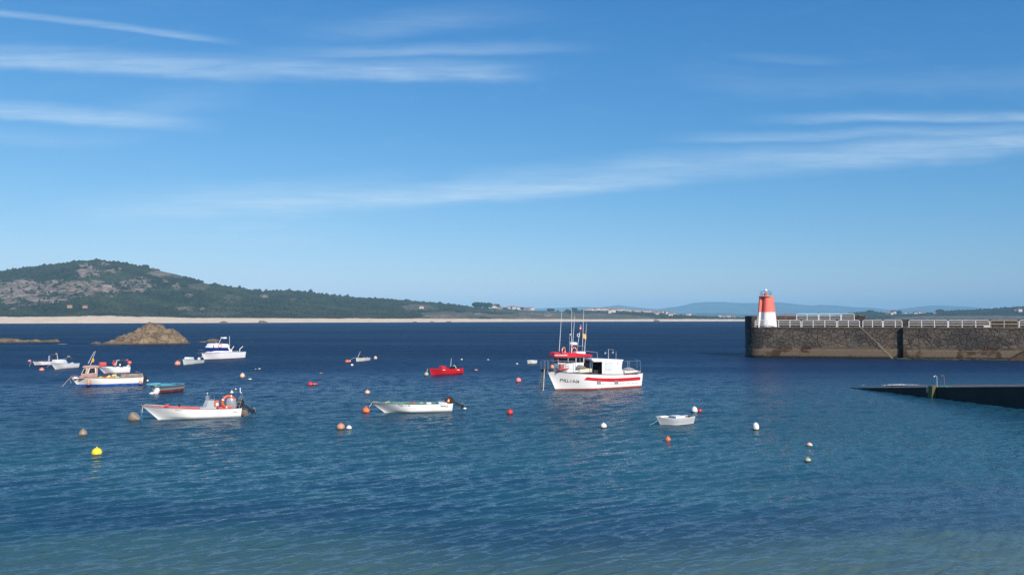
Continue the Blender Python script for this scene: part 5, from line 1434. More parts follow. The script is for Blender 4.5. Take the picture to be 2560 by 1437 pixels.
# two engines, the left one a big silver hooded
p = b.P(577, 1018, .1); 
mb = MB(); vs = []; prof = [(.28, -.10), (.34, .35), (.22, .62), (-.05, .70), (-.32, .55), (-.38, .1), (-.30, -.12)]
for w, k in ((-.30, .8), (-.22, 1), (.22, 1), (.30, .8)): vs += [(p.x + x * k, p.y + w, p.z + .0 + z * k) for x, z in prof]
n = 7; fs = [tuple(range(6, -1, -1)), tuple(range(21, 28))]
for r_ in range(3): fs += [(r_ * n + i, r_ * n + (i + 1) % n, (r_ + 1) * n + (i + 1) % n, (r_ + 1) * n + i) for i in range(n)]
mb.add(vs, fs); eb = mb.build('engine_box', paint('engine_silver', (0.25, 0.26, 0.29), .3), b.root, smooth=True)
b.box('engine_trim', 568, 1000, 572.5, 1019, .36, .5, M_dark, .03, parent=eb)
outboard(b.root, b.P(606, 1018, .05), 1.05, -.95, M_dark, M_dark)
b.poly('engine_bracket', [(600, 1022), (618, 1026), (622, 1038), (612, 1041), (603, 1034)], .25, .3, paint('bracket_rust', (0.16, 0.11, 0.08), .7, .4), bevel=.02)
mb = MB(); p = b.P(635.5, 1028, 0); mb.lathe([(.02, -.09), (.06, -.05), (.06, .07), (.02, .1)], p, 10, rot=None); mb.build('propeller_hub', M_whiteb, b.root)
b.rod('raised_leg', (620, 1024), (635, 1029), 0, r=.06, mat=M_dark)
# ladder mast with lights
for (x0, x1, c) in ((586, 602, .25), (597, 607, .25)): b.rod('ladder_rail', (x0, 1023), (x1, 987), c, r=.02, mat=M_ss)
for q in (.25, .5, .68, .85): b.rod('ladder_rung', (586 + 16 * q, 1023 - 36 * q), (597 + 10 * q, 1023 - 36 * q), .25, r=.03 if q > .4 else .018, mat=M_ss)
b.rod('light_mast', (583, 1022), (579, 984), -.1, r=.02, mat=M_ss); mb = MB(); mb.ball(b.P(579.5, 980.5, -.1), .12, 12, .62); mb.ball(b.P(579.5, 976.8, -.1), .05, 8); mb.build('light_dome', M_cream, b.root, smooth=True)
b.rod('light_mast', (590, 1015), (589.5, 974), -.2, r=.012, mat=M_grey); mb = MB(); mb.ball(b.P(589.5, 972.2, -.2), .05, 8); mb.build('mast_light', M_whiteb, b.root, smooth=True)
b.rod('light_mast', (604, 990), (603.5, 982), .1, r=.02, mat=M_grey); b.rod('tube_light', (600.5, 979), (600.5, 968.5), .1, r=.03, mat=M_whiteb); b.rod('tube_light', (601, 979), (603.5, 983), .1, r=.028, mat=M_whiteb)
mb = MB(); mb.tube([b.P(410, 1014, .2), b.P(380, 1011.5, .1), b.P(364, 1011), b.P(357, 1014.5), b.P(355.5, 1026), b.P(356, 1030)], .03, 7); mb.build('mooring_rope', M_rope, b.root, smooth=True)
GB = b

# ---------------- white dinghy with tilted outboard
b = Boat('motor_dinghy', (962, 1031.3), (1129, 1031.0), 1.7, .74, .62, .95, 'open white boat with green inside and one black outboard swung up', draft=.22, sag=.05, full=.42, chine=.55, fine=.8, rake=.10)
b.hull(banded('hull_white_plain', [(-0.03, (0.03, 0.05, 0.04)), (None, (0.86, 0.83, 0.79))], .3), paint('interior_green', (0.035, 0.16, 0.12), .6, .3), floor=.22, cap=paint('gunwale_greygreen', (0.20, 0.24, 0.21), .6), capr=.025)
b.text('7ªVILL 1-1-95', (995.5, 1014.6), (1025, 1015.8), 3.6, shear=.5); b.text('TREVINCA', (1100.5, 1016.3), (1120.5, 1016.8), 3.6)
b.patch('strake', [(962, 1010.5), (1000, 1015.8), (1040, 1022)], [(962, 1010.9), (1000, 1016.2), (1040, 1022.5)], paint('strake_shadow', (0.66, 0.64, 0.61), .5), 20, .01, 1)
b.box('red_tin', 1027.5, 1005.5, 1036, 1009, .2, .4, M_redf, .03); b.box('white_tub', 1066, 1006.5, 1078.5, 1010, .4, .5, M_whiteb, .03); b.box('stern_seat', 1097, 1007.2, 1118, 1010, .5, 1.1, M_whiteb, .02)
mb = MB(); mb.ball(b.P(1053, 1007, .1), .10, 8, .6, 1.5); mb.build('rag', paint('rag_grey', (.4, .4, .38), .9), b.root)
mb = MB(); mb.tube([b.P(963, 1006, .3), b.P(970, 1004, .3), b.P(975, 1004.5, .3)], .04, 6); mb.build('bow_line_coil', M_rope, b.root)
out = outboard(b.root, b.P(1131, 1010, 0), 1.0, -1.12, M_dark, M_dark)
mb = MB(); p = b.P(1121.5, 1001, .19); mb.box(p, (.18, .02, .30), ry=-.2); st = mb.build('cowl_stripe', M_red, out); mb = MB(); mb.box(p + Vector((0, .012 * b.near, 0)), (.10, .02, .16), ry=-.2); mb.build('cowl_badge', paint('badge_yellow', (.75, .6, .08), .5), out)
mb = MB(); mb.ball(b.P(1162, 1020.5, 0), .10, 8, .7, 1.2); mb.build('propeller_hub', M_whiteb, out, smooth=True)
mb = MB(); mb.tube([b.P(944, 1005.2, .1), b.P(935, 1003.4), b.P(930, 1006), b.P(927, 1012), b.P(923, 1017)], .028, 7); mb.build('mooring_rope', M_rope, b.root, smooth=True)

# ---------------- small rowing boat
b = Boat('rowing_boat', (1651, 1062), (1736, 1059.5), 1.1, .52, .44, .30, 'small pale grey rowing boat without engine floating alone right of centre', draft=.14, sag=.07, full=.46, chine=.74, fine=.4, rake=.12, sternw=.72)
M_lap = banded('hull_pale_grey', [(None, (0.47, 0.48, 0.49))], .5, (0.35, 0.35, 0.32), .4)
b.hull(M_lap, paint('interior_grey', (0.22, 0.24, 0.26), .6), floor=.12, cap=paint('gunwale_pale', (0.66, 0.66, 0.65), .5), capr=.02)
for k in range(4):
    y = 1046 + k * 3.6
    b.patch('plank_edge', [(1650 + k * 1.5, y - 1), (1695, y + 1.2), (1737 - k, y - .6)], [(1650 + k * 1.5, y - .5), (1695, y + 1.8), (1737 - k, y - .1)], paint('plank_line', (0.36, 0.37, 0.37), .6), 16, .006, 1)
b.box('thwart', 1690, 1041, 1713, 1044, .35, .75, M_whiteb, .01); b.box('bow_seat', 1652, 1040.5, 1672, 1042, .2, .4, M_whiteb, .01)
mb = MB(); mb.ball(b.P(1724, 1041, 0), .06, 8); mb.build('bailer', M_dark, b.root)
mb = MB(); mb.tube([b.P(1646, 1049, .02), b.P(1636, 1056, .05), b.P(1624, 1062.5, .1)], .014, 6); mb.build('mooring_rope', paint('rope_turquoise', (.12, .42, .36), .8), b.root, smooth=True)

# ---------------- turquoise and grey skiff
b = Boat('skiff', (386, 983.4), (441, 981.2), 1.35, .74, .66, .50, 'small skiff with turquoise rim, dark grey sides and dull red bottom', draft=.2, sag=.06, full=.4, chine=.66, fine=.6, rake=.12, dy=1.6)
b.hull(banded('hull_grey_red', [(0.26, (0.16, 0.03, 0.03)), (0.44, (0.22, 0.23, 0.23)), (None, (0.07, 0.09, 0.10))], .5), paint('interior_turquoise', (0.05, 0.17, 0.23), .5), floor=.3, cap=paint('rim_turquoise', (0.10, 0.36, 0.48), .5), capr=.035)
b.box('bow_cover', 378, 958.6, 402, 960.8, .25, .55, paint('cover_turquoise', (0.13, 0.42, 0.54), .5), .02)
b.box('thwart', 407, 960.5, 432, 962, .45, .9, MATS['rim_turquoise'], .01)
b.rod('fender_line', (392, 961), (387, 972), .7, r=.012, mat=M_rope)

# ---------------- cream cabin boat
b = Boat('cabin_boat', (196, 965.8), (356, 962.0), 2.2, 1.02, .78, .72, 'cream cabin boat with pinkish wheelhouse, blue waterline band and pile of floats', draft=.35, sag=.05, full=.42, chine=.66, fine=.8)
b.hull(banded('hull_cream_blue', [(0.22, (0.01, 0.10, 0.42)), (None, (0.82, 0.78, 0.70))], .4), paint('interior_brown', (0.22, 0.17, 0.14), .8, .3), floor=.45, cap=paint('rub_maroon', (0.20, 0.07, 0.07), .6), capr=.04, deck_to=.34)
MPK = paint('cabin_pinkbrown', (0.42, 0.25, 0.22), .6, .15, (.35, .2, .17), .4)
cc_ = .72
b.poly('cabin_wall', [(196, 946), (204, 936), (217, 917.5), (245, 917.5), (243.5, 946)], cc_, 1.44, MPK, bevel=.02)
b.poly('cabin_roof', [(205, 918.5), (209, 915.5), (226, 913.5), (249, 915), (249, 918.3)], cc_ + .08, 1.6, paint('cabin_roof_pink', (0.44, 0.27, 0.24), .6), bevel=.02)
M_fr = paint('frame_ivory', (0.72, 0.64, 0.54), .5)
for nm, q in (('front_window', [(203, 935.5), (209.5, 921), (217.8, 919.8), (213.5, 935)]), ('side_window', [(217.5, 934.5), (223.5, 919.5), (239.5, 918), (240.5, 933)])):
    fr = b.poly(nm, q, cc_ + .025, .04, M_fr)
    cx_, cy_ = sum(p[0] for p in q) / 4, sum(p[1] for p in q) / 4
    b.poly('pane', [(cx_ + (x - cx_) * .74, cy_ + (y - cy_) * .84) for x, y in q], cc_ + .04, .02, M_glass, parent=fr)
b.box('cabin_step', 198, 941, 222, 946, .55, 1.1, MPK, .02); b.box('bow_hatch', 184, 942, 214, 945.5, .4, .8, M_whiteb, .02)
b.rod('antenna', (220, 909), (235.5, 879), .3, r=.026, mat=M_ant, r2=.014); b.rod('antenna', (226.5, 911), (239, 877), .1, r=.026, mat=M_ant, r2=.014)
b.rod('antenna_bracket', (220, 915), (220, 908), .3, r=.03, mat=M_dark)
mb = MB(); mb.ball(b.P(232.5, 900.5, .1), .17, 10, 1.1, .6, .3); mb.build('pennant', paint('pennant_amber', (.85, .38, .04), .7), b.root, smooth=True)
b.poly('canvas_side', [(300, 945.5), (303, 934.5), (357, 933), (359, 944)], .92, .05, paint('canvas_beige', (0.27, 0.24, 0.20), .9, .3))
b.poly('canvas_side', [(300, 945.5), (303, 934.5), (357, 933), (359, 944)], -.85, .05, MATS['canvas_beige'])
b.box('well_engine', 338, 929, 349, 934, .2, .6, M_dark, .05); b.rod('stern_post', (350, 945), (350, 931), .9, r=.02, mat=M_ss)
for px in (179, 187, 192): b.rod('bow_rail_post', (px, 938), (px + 1, 945), .2, r=.015, mat=M_ss)
b.rod('bow_rail', (178, 938), (194, 939), .2, r=.015, mat=M_ss)
outboard(b.root, b.P(360, 952, 0), .95, -.45, M_dark, M_dark); mb = MB(); mb.ball(b.P(369, 951, 0), .10, 8); mb.build('motor_cap', M_whiteb, b.root, smooth=True)
b.rod('mooring_rope', (177, 942), (155, 966), 0, r=.02, mat=M_rope); b.rod('mooring_rope', (174, 947), (178, 958), .05, r=.015, mat=M_rope)
CB = b
def boat_world(bt, px, py, c):
    p = bt.P(px, py, c); return Matrix.Translation(bt.o) @ Matrix.Rotation(bt.rz, 4, 'Z') @ p
g7 = random.Random(5)
fcols = [('red', (0.62, 0.06, 0.04)), ('lime green', (0.30, 0.50, 0.10)), ('pale green', (0.35, 0.55, 0.35)), ('yellow', (0.70, 0.58, 0.12)), ('orange', (0.75, 0.18, 0.05)), ('mint', (0.30, 0.60, 0.45))]
FL = [(248, 945, 2), (252, 943.5, 1), (257, 945.5, 1), (264, 944, 0), (269, 943.5, 3), (273, 941, 3), (279, 944.5, 4), (284, 942, 4), (283, 938.5, 5), (288, 938, 3), (290, 942.5, 5), (295, 943.5, 2)]
pos_w = ['leftmost', 'second from left', 'third from left', 'fourth from left', 'fifth from left', 'sixth from left', 'seventh from left', 'eighth from left', 'top middle', 'topmost', 'third from right', 'rightmost']
for k, (px, py, ci) in enumerate(FL):
    cn, cv = fcols[ci]; mb = MB(); r_ = 3.0 / 26
    mb.ball((0, 0, 0), r_ * 1.35, 12, .9); o = mb.build('net_float', paint('float_' + cn.replace(' ', '_'), cv, .5, .2), None, smooth=True)
    o.location = boat_world(CB, px, py, .45 - .05 * (k % 3)); tag(o, f'{cn} net float, {pos_w[k]} in the pile aboard the cream cabin boat', 'float', 'net floats piled in the cream cabin boat')
def fender(bt, px, py, c, r_, h_, mat, label):
    mb = MB(); mb.lathe([(.02, -h_), (r_ * .7, -h_ * .85), (r_, -h_ * .4), (r_, h_ * .4), (r_ * .7, h_ * .85), (.03, h_)], (0, 0, 0), 14)
    root = empty('fender', boat_world(bt, px, py, c), 0, label, 'fender', 'fenders hanging on the cream cabin boat'); mb.build('bladder', mat, root, smooth=True)
    mb = MB(); mb.tube([(0, 0, h_), (0, .05, h_ + .35)], .012, 5); mb.build('line', M_rope, root); return root
M_fend = paint('fender_salmon', (0.62, 0.30, 0.20), .6, .2)
fender(CB, 221.5, 955, 1.05, .17, .30, M_fend, 'long dirty salmon fender hanging at the bow side of the cream cabin boat')
fender(CB, 351, 955.5, 1.10, .15, .18, M_fend, 'round salmon fender hanging near the stern of the cream cabin boat')

# ---------------- white boat behind it
b = Boat('motor_boat', (262, 934.3), (324, 933.0), 1.6, .85, .72, .75, 'white open boat with red tarpaulin heap right behind the cream cabin boat', draft=.25, full=.42, chine=.6)
b.hull(banded('hull_white_b', [(0.10, (0.45, 0.16, 0.13)), (None, (0.76, 0.74, 0.74))], .4), M_whiteb, floor=.3, cap=M_whiteb, capr=.03)
b.box('tarp_bundle', 248.5, 905.5, 266.5, 916, .45, .9, M_redf, .12)
mb = MB(); mb.torus(b.P(286, 908, .3), .30, .07, Matrix.Rotation(.9, 3, 'Z') @ ROTXZ); mb.build('lifebuoy', paint('ring_red', (0.62, .05, .08), .6), b.root, smooth=True)
b.rod('frame_post', (289, 914), (293, 899), .3, r=.045, mat=M_cream); b.rod('frame_post', (284, 914), (289, 904), .1, r=.03, mat=M_cream)
outboard(b.root, b.P(303, 914, .1), .8, -.2, M_dark, M_dark); mb = MB(); mb.ball(b.P(300, 912, .35), .10, 8, 1.4); mb.build('bottle', M_whiteb, b.root, smooth=True); mb = MB(); mb.ball(b.P(321, 914, .3), .14, 8, .6, 1.5); mb.build('bundle', M_whiteb, b.root, smooth=True)
b.rod('light_arch', (297, 900), (317, 899.5), 0, r=.015, mat=M_grey); mb = MB(); mb.ball(b.P(297, 900, 0), .06, 8); mb.build('arch_light', M_whiteb, b.root, smooth=True); b.box('arch_tag', 315, 898, 321, 901.5, 0, .1, M_redf, .02)
mb = MB(); mb.ball((0, 0, 0), .24, 14); o = mb.build('float', paint('float_coral', (0.80, 0.15, 0.08), .5), None, smooth=True); o.location = boat_world(b, 324, 906.5, -.2); tag(o, 'bright coral ball float standing on the stern of the boat with red tarpaulin', 'float')

# ---------------- two small boats at the far left
b = Boat('motor_boat', (89, 915.6), (128, 914.5), 1.5, .75, .6, .42, 'small white boat with navy bottom, leftmost of all the boats', draft=.2, full=.42, chine=.6)
b.hull(banded('hull_white_navy', [(0.20, (0.012, 0.018, 0.09)), (None, (0.74, 0.73, 0.74))], .4), M_whiteb, floor=.3, cap=M_dark, capr=.02)
b.box('gear', 108, 901, 117, 906, .3, .5, paint('gear_maroon', (.14, .05, .07), .8), .08); mb = MB(); mb.ball(b.P(104, 904, .3), .09, 8); mb.build('gear_ball', M_cream, b.root)
for px in (121, 123.5): b.rod('arch_post', (px, 907), (px + 1, 889), .4 if px < 122 else -.4, r=.025, mat=M_ant)
b.rod('arch_post', (144, 898), (143, 887), 0, r=.04, mat=M_cream); b.rod('arch_bar', (123, 889), (143, 885), 0, r=.02, mat=M_grey); mb = MB(); mb.ball(b.P(141, 884.5, 0), .14, 8, .8); mb.build('arch_float', paint('float_peachy', (.75, .3, .2), .5), b.root, smooth=True)
outboard(b.root, b.P(131, 903, 0), .85, -.1, M_dark, M_dark)
b.rod('mooring_rope', (78, 904), (73, 915), 0, r=.02, mat=M_rope)
b = Boat('motor_boat', (138, 923.2), (187, 921.4), 1.5, .85, .66, .65, 'small white boat with white cuddy box beside the leftmost boat', draft=.2, full=.42, chine=.6, dy=1.0)
b.hull(banded('hull_white_c', [(None, (0.70, 0.70, 0.68))], .4), M_whiteb, floor=.3, cap=M_grey, capr=.03)
b.poly('cuddy', [(141.5, 908.5), (142, 899), (159, 898.5), (161, 908.5)], .45, .9, M_whiteb, bevel=.04)
b.poly('cuddy_screen', [(161, 908.5), (160.5, 898), (165, 899.5), (170.5, 908.5)], .40, .8, paint('pale_blue', (.62, .66, .78), .4), bevel=.02)
b.rod('cuddy_rail', (157, 898), (164, 893.5), .3, r=.014, mat=M_grey); mb = MB(); mb.ball(b.P(180.5, 907.3, .2), .14, 8, .6, 1.4); mb.build('tub', M_whiteb, b.root, smooth=True)
mb = MB(); mb.box(b.P(171.5, 890.5, 0), (.35, .05, .12)); mb.tube([b.P(163, 899, 0), b.P(171, 891, 0), b.P(181, 895, 0)], .014, 5); mb.build('rod_and_flag', paint('flag_amber', (.6, .36, .12), .7), b.root)
b.rod('mooring_rope', (131, 908), (117, 917), 0, r=.02, mat=M_rope)

# ---------------- white cruiser
b = Boat('cabin_cruiser', (511, 899.3), (603, 896.6), 2.3, 1.12, 1.08, .6, 'white cabin cruiser with dark blue windows and two lifebuoys on its roof', draft=.4, full=.4, chine=.66, dy=2)
b.hull(banded('hull_white_dark', [(0.10, (0.12, 0.04, 0.03)), (None, (0.80, 0.78, 0.80))], .3), M_white, floor=.85, cap=paint('rub_grey', (.18, .18, .2), .5), capr=.045, deck_to=.6)
b.poly('foredeck', [(512, 884.0), (517, 880.5), (540, 877.5), (540, 884.0)], .22, .44, M_white, bevel=.05)
b.poly('trunk_cabin', [(526, 883.4), (530, 878.5), (540, 876.8), (575, 877), (600, 881.5), (600.5, 883.6)], .70, 1.4, M_white, bevel=.06)
b.poly('cabin_window', [(528, 877), (531, 869), (570, 869), (574, 877)], .68, 1.36, M_glassb)
b.poly('cabin_pillar', [(569, 868.5), (573, 868.5), (581, 878.5), (575, 878.5)], .72, .06, M_white)
b.poly('roof', [(527.5, 869), (534, 859), (540, 857.8), (570, 859.5), (574, 864), (574.5, 869)], .78, 1.56, M_white, bevel=.07)
b.box('port_window', 537.5, 880.5, 549, 883, .715, .02, M_dark, .01)
M_ring = paint('ring_faded', (0.72, .25, .2), .6)
lifebuoy(b.root, b.P(535, 863.5, .80), .26, .055, Matrix.Rotation(.7, 3, 'Z') @ ROTXZ, M_ring); lifebuoy(b.root, b.P(549.5, 863.3, .84), .29, .055, ROTXZ, M_ring)
b.rod('arch_post', (547, 858), (552, 848), .7, r=.035, mat=M_ant); b.rod('arch_post', (552, 848), (553, 842), .7, r=.02, mat=M_ant); b.rod('arch_post', (574, 864), (573.5, 840), .7, r=.03, mat=M_ant); b.rod('arch_bar', (552, 848), (574, 850), .7, r=.02, mat=M_dark)
b.box('radar', 559.5, 842.5, 567, 846.5, .4, .4, M_whiteb, .05); b.box('horn', 553.5, 843, 556.5, 845.5, .4, .2, M_whiteb, .03); b.rod('roof_aerial', (542, 858), (539, 854), .4, r=.02, mat=M_ant)
for x0, x1, x2 in ((579, 579, 584.5), (599, 599, 607)): 
    mb = MB(); mb.tube([b.P(x0, 881, .8), b.P(x1 + .5, 872.5, .8), b.P(x2, 865.5, .8)], .055, 7); mb.build('rod_holder', M_white, b.root, smooth=True)
for px in (497, 503): b.rod('pulpit_post', (px, 875), (px + 6, 884), .2, r=.022, mat=M_ss)
b.rod('pulpit_rail', (494, 874.5), (513, 875), .3, .8, r=.02, mat=M_ss); b.rod('pulpit_rail', (492, 882.5), (505, 883), .1, r=.035, mat=M_grey)
b.rod('bathing_step', (603, 890.5), (608, 890.5), 0, r=.04, mat=M_whiteb); b.rod('anchor', (503, 892), (509, 891), .1, r=.05, mat=M_whiteb)

# ---------------- little boat by the cruiser
b = Boat('motor_boat', (459, 912.6), (502, 909.6), 1.4, .86, .52, .28, 'small pale boat with nose up and white outboard, in front of the cruiser bow', draft=.2, full=.42, chine=.6, dy=1.2)
b.hull(banded('hull_pale', [(0.05, (.02, .025, .05)), (None, (0.66, 0.69, 0.66))], .4), M_whiteb, floor=.3, cap=M_grey, capr=.022)
b.poly('cuddy', [(472, 897.5), (473, 892.5), (484.5, 892.5), (485.5, 899)], .35, .7, M_whiteb, bevel=.03)
outboard(b.root, b.P(497, 901, 0), .75, -.15, M_cream, M_grey)
b.rod('bow_line', (449, 897), (452, 906), 0, r=.015, mat=M_rope)
# ---------------- little white boat in the middle distance
b = Boat('motor_boat', (891, 904.0), (921, 902.6), 1.3, .62, .48, .15, 'tiny white boat with a thin leaning mast, alone left of the red boat', draft=.2, full=.42, chine=.6, dy=1.5)
b.hull(banded('hull_pale2', [(0.04, (.1, .11, .1)), (None, (0.66, 0.66, 0.64))], .4), M_whiteb, floor=.2, cap=M_grey, capr=.02)
b.rod('mast', (894.5, 893), (901, 878), 0, r=.03, mat=M_ant, r2=.015); b.box('engine', 903.5, 889, 909, 894, .2, .4, M_dark, .06); b.rod('stern_post', (918, 895), (917.5, 890.5), 0, r=.015, mat=M_ant)
b.rod('bow_line', (888, 893), (873, 900), 0, r=.02, mat=M_rope)
# ---------------- red boat
b = Boat('motor_boat', (1079, 937.3), (1156, 935.2), 1.5, .78, .66, .32, 'bright red open boat with a red console and a thin pole', draft=.25, full=.42, chine=.62, sag=.04, dy=1)
b.hull(banded('hull_red', [(None, (0.56, 0.012, 0.020))], .4, (.3, .02, .02), .3), paint('interior_darkred', (.35, .02, .03), .6), floor=.3, cap=paint('rim_darkred', (.24, .03, .04), .5), capr=.022)
b.poly('console', [(1103.5, 923), (1106, 914.5), (1115, 914.5), (1118.5, 923)], .32, .64, M_red, bevel=.03)
b.box('label_plate', 1107, 923.8, 1113, 925, .76, .02, M_whiteb, 0); b.box('label_plate', 1143, 923.6, 1149, 925, .74, .02, M_whiteb, 0)
b.rod('pole', (1126.5, 916), (1128.5, 895), 0, r=.03, mat=M_ant, r2=.02)
mb = MB(); mb.tube([b.P(1134, 912.8, .1), b.P(1138, 915, .1), b.P(1140.5, 921, .1)], .05, 7); ar = mb.build('hoop', M_ant, b.root, smooth=True); b.box('engine', 1131, 915, 1139, 922, 0, .4, M_dark, .06)
b.rod('bow_line', (1068.5, 921), (1067.5, 930), 0, r=.03, mat=M_rope)
b = Boat('rowing_boat', (1320, 909.4), (1342, 908.8), 1.0, .48, .46, .12, 'tiny whitish tender far off left of the big fishing boat bow', draft=.15, full=.46, chine=.72)
b.hull(banded('hull_ivory', [(0.1, (.35, .30, .22)), (None, (0.66, 0.66, 0.58))], .4), M_whiteb, floor=.3, cap=M_whiteb, capr=.02)

# ================================================================ BUOYS AND FLOATS
M_alg = paint('weed_green', (0.045, 0.055, 0.015), .9, .5, (.10, .09, .03), .5, scale=8)
def buoy_mat(nm, col, faded=None):
    if 'bu_' + nm in MATS: return MATS['bu_' + nm]
    m, t, bs = new_mat('buoy_' + nm); tc = t.node('ShaderNodeTexCoord').outputs['Object']
    sp = t.node('ShaderNodeSeparateXYZ'); t.put(sp.inputs[0], tc)
    n = t.noise(tc, 7.0, 5.0, .65); n2 = t.noise(t.vmul(tc, (1, 1, .6)), 3.0, 4.0, .6)
    c = t.mix(t.sstep(n2, .4, .7), col, faded or tuple(min(1, x * 1.15 + .05) for x in col))
    c = t.mix(t.math('MULTIPLY', t.sstep(n, .58, .72), .4), c, (.16, .13, .09))
    z = t.math('ADD', sp.outputs[2], t.math('MULTIPLY', t.math('SUBTRACT', n, .5), .16))
    c = t.mix(t.sstep(z, .035, .075, 1, 0), c, (.05, .05, .015))
    t.put(bs.inputs['Base Color'], c); bs.inputs['Roughness'].default_value = .45; MATS['bu_' + nm] = m; return m
CO = {'salmon': (0.74, 0.27, 0.18), 'pink': (0.78, 0.24, 0.22), 'peach': (0.80, 0.48, 0.33), 'orange': (0.85, 0.15, 0.03), 'red': (0.66, 0.03, 0.035), 'white': (0.76, 0.74, 0.68), 'yellow': (0.82, 0.62, 0.02), 'stone': (0.27, 0.20, 0.145), 'rust': (0.55, 0.25, 0.15), 'brown': (0.30, 0.19, 0.12), 'ivory': (0.70, 0.66, 0.42), 'green': (0.40, 0.42, 0.30)}
def buoy(px, py, rpx, col, label, shape='ball', group='mooring buoys'):
    """px,py = where it meets the water, rpx = radius in photo px"""
    P = wpt(px, py); r = rpx / FPX * P.y
    root = empty('mooring_buoy', P, 0.0 if shape == 'boulder' else random.Random(int(px)).uniform(0, 3), label, 'buoy', group)
    m = buoy_mat(col, CO[col]); mb = MB()
    if shape == 'ball': mb.ball((0, 0, r * .5), r, 20); top = r * 1.47
    elif shape == 'half': mb.ball((0, 0, r * .25), r, 18, .95); top = r * 1.15
    elif shape == 'flat': mb.ball((0, 0, r * .2), r, 14, .55); top = r * .7
    elif shape == 'cone': mb.lathe([(r * .8, -r * .4), (r * 1.02, r * .05), (r * 1.0, r * .6), (r * .8, r * 1.1), (r * .45, r * 1.5), (r * .16, r * 1.68)], n=18); top = r * 1.66
    elif shape == 'capsule': mb.lathe([(r * .7, -r * .5), (r * .96, 0), (r, r * .8), (r * .95, r * 1.5), (r * .7, r * 2.0), (r * .3, r * 2.25)], n=18); top = r * 2.22
    elif shape == 'egg': mb.lathe([(r * .7, -r * .5), (r * .98, r * .1), (r, r * .7), (r * .86, r * 1.25), (r * .55, r * 1.65), (r * .15, r * 1.82)], n=18); top = r * 1.8
    elif shape == 'boulder':
        rot = Matrix.Rotation(.75, 3, 'Y'); mb.lathe([(r * .3, -r * 1.0), (r * .62, -r * .7), (r * 1.0, r * .25), (r * 1.0, r * .62), (r * .7, r * .80), (r * .25, r * .85)], (-r * .1, 0, r * .25), 14, 1.0, 1.0, rot); top = r * 1.0
    mb.build('float', m, root, smooth=True)
    if rpx >= 5.5:
        mb = MB(); mb.torus((0, 0, top + r * .08), r * .13, r * .05, ROTXZ, 12); mb.lathe([(r * .2, top - r * .12), (r * .12, top + .0)], n=10); mb.build('eye', m if shape == 'cone' else MATS['bu_' + col], root, smooth=True)
        mb = MB(); mb.torus((0, 0, .0), r * (.86 if shape in ('ball', 'half') else .99), r * .09, None, 22); mb.build('weed_fringe', M_alg, root, smooth=True)
    return root
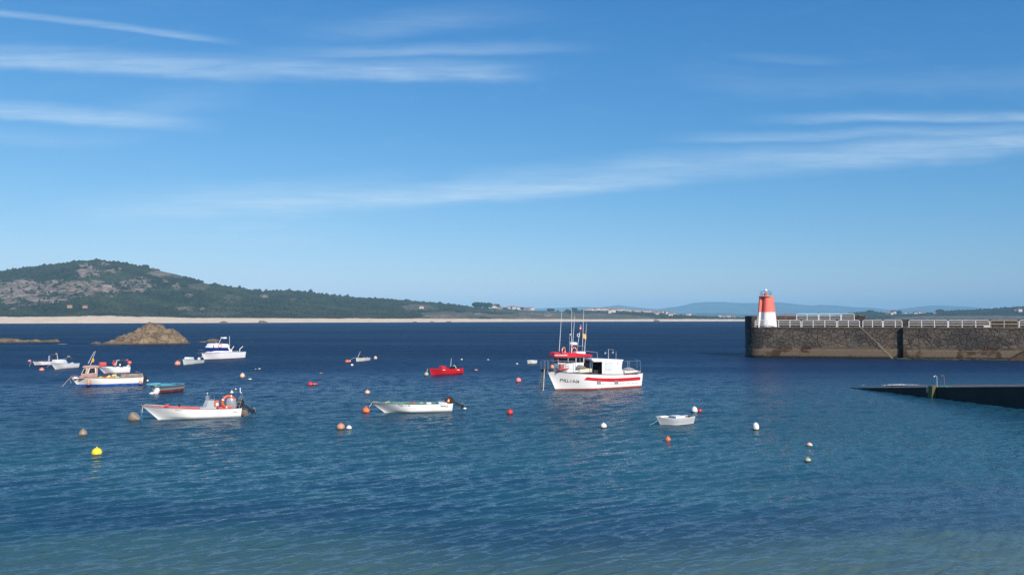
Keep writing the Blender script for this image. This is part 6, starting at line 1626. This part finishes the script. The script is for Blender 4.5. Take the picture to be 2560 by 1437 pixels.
BUOYS = [
 (242, 1137, 12.2, 'yellow', 'large bright yellow buoy nearest the viewer at the lower left', 'ball'),
 (207.5, 1088, 9.5, 'stone', 'brownish grey pointed buoy above the yellow one', 'cone'),
 (335, 1050, 15, 'stone', 'big tilted weathered stone coloured float at the bow of the console boat', 'boulder'),
 (852, 1072.5, 10, 'rust', 'large faded rusty orange buoy beside a smaller white one', 'ball'),
 (872.5, 1073, 6.8, 'white', 'white buoy with green stain beside the faded rusty orange one', 'ball'),
 (915, 1031, 9.2, 'orange', 'bright orange buoy roped to the bow of the green lined boat', 'ball'),
 (918.5, 984, 6.2, 'peach', 'peach buoy above the bow of the green lined boat', 'ball'),
 (1275, 1034.5, 7.8, 'red', 'red buoy with pale top in the centre foreground', 'ball'),
 (1509, 1069, 8.0, 'white', 'white round buoy with dark weed rim left of the rowing boat', 'ball'),
 (1736, 1030, 7.6, 'white', 'white oval buoy touching a small red one above the rowing boat', 'egg'),
 (1749.5, 1029.5, 5.4, 'red', 'small red buoy touching the white oval one', 'ball'),
 (1889.5, 1074, 7.8, 'white', 'tall capsule shaped white buoy right of the rowing boat', 'capsule'),
 (1670, 1102, 7.0, 'orange', 'orange red buoy with knob top below the rowing boat', 'cone'),
 (2023.5, 1115, 7.6, 'peach', 'peach domed buoy with dark weed patch in the right foreground', 'half'),
 (2019.5, 1153, 8.2, 'green', 'mossy white and green buoy, lower one of two at right', 'half'),
 (1296, 954.5, 7.2, 'pink', 'pink ball buoy left of the big fishing boat', 'ball'),
 (606, 943, 5.8, 'peach', 'peach oval buoy behind the lifebuoy of the console boat', 'egg'),
 (624.5, 949, 4.8, 'ivory', 'flat yellowish float below the peach oval buoy', 'flat'),
 (639, 923.2, 2.6, 'white', 'tiny white float, left of a small pair behind the console boat', 'flat'),
 (648.5, 923, 3.8, 'ivory', 'small yellowish float, right of a small pair behind the console boat', 'flat'),
 (802, 934.2, 4.5, 'brown', 'small flat brown float in open water behind the red pair', 'flat'),
 (776, 962.5, 6.8, 'red', 'bright red buoy, left one of the red cluster in the middle', 'half'),
 (786.5, 961.5, 3.6, 'pink', 'small pale pink float between two red ones in the middle', 'half'),
 (791.5, 961.5, 3.4, 'red', 'small red float, right end of the cluster in the middle', 'half'),
 (868, 905.5, 5.6, 'orange', 'orange float left of the tiny boat with the leaning mast', 'half'),
 (874.5, 904.5, 2.8, 'peach', 'tiny peach float touching the orange one', 'ball'),
 (880, 914.3, 3.4, 'white', 'small white ball float below the tiny boat with the leaning mast', 'ball'),
 (938.5, 897.5, 4.2, 'peach', 'peach float right of the tiny boat with the leaning mast', 'egg'),
 (1154, 900, 2.6, 'ivory', 'tiny yellowish float behind the red boat', 'ball'),
 (1220, 899.8, 3.0, 'white', 'tiny white float far right of the red boat', 'flat'),
 (1190, 926, 4.6, 'salmon', 'flat salmon float right of the red boat stern', 'flat'),
 (1292.5, 910.6, 2.8, 'white', 'tiny white float far behind the pink ball buoy', 'half'),
 (1066, 938.4, 5.6, 'green', 'pale greenish buoy at the bow of the red boat', 'ball'),
 (1317.5, 902.3, 1.8, 'white', 'speck of white float left of the far tender', 'flat'),
 (444, 912.5, 7.0, 'salmon', 'salmon ball buoy at the bow of the small pale boat', 'ball'),
 (380, 985.2, 7.0, 'white', 'white flattened float, left one of two at the turquoise skiff bow', 'flat'),
 (104.5, 926, 5.8, 'salmon', 'salmon flattened buoy below the two leftmost boats', 'half'),
 (74, 903.8, 4.0, 'pink', 'small dark pink float at the bow of the leftmost boat', 'half'),
]
for a_ in BUOYS: buoy(*a_)
P = wpt(388.5, 984); r = 8.2 / FPX * P.y
root = empty('fender', P, 0, 'tilted white oval fender hanging at the bow of the turquoise skiff', 'fender'); mb = MB(); mb.lathe([(r * .3, -r * .1), (r * .8, r * .15), (r * .95, r * .9), (r * .75, r * 1.6), (r * .25, r * 1.95)], (0, 0, 0), 16, rot=Matrix.Rotation(.45, 3, 'Y')); mb.build('bladder', paint('fender_white', (.76, .74, .7), .5), root, smooth=True)
mb = MB(); mb.tube([(r * .8, 0, r * 1.7), (r * 1.1, .1, r * 2.6)], .012, 5); mb.build('line', M_rope, root)
# blue chain at the stone coloured float
P = wpt(353.5, 1050); mb = MB()
g8 = random.Random(9)
for k in range(16): mb.ball((g8.uniform(-.05, .05), g8.uniform(-.03, .03), k * .042), .055, 7, .7)
o = mb.build('mooring_chain', paint('chain_blue', (.03, .16, .34), .7, .4, (.08, .06, .04), .6, scale=9), None, smooth=True); o.location = P; tag(o, 'short blue wrapped mooring chain hanging at the console boat bow', 'chain')
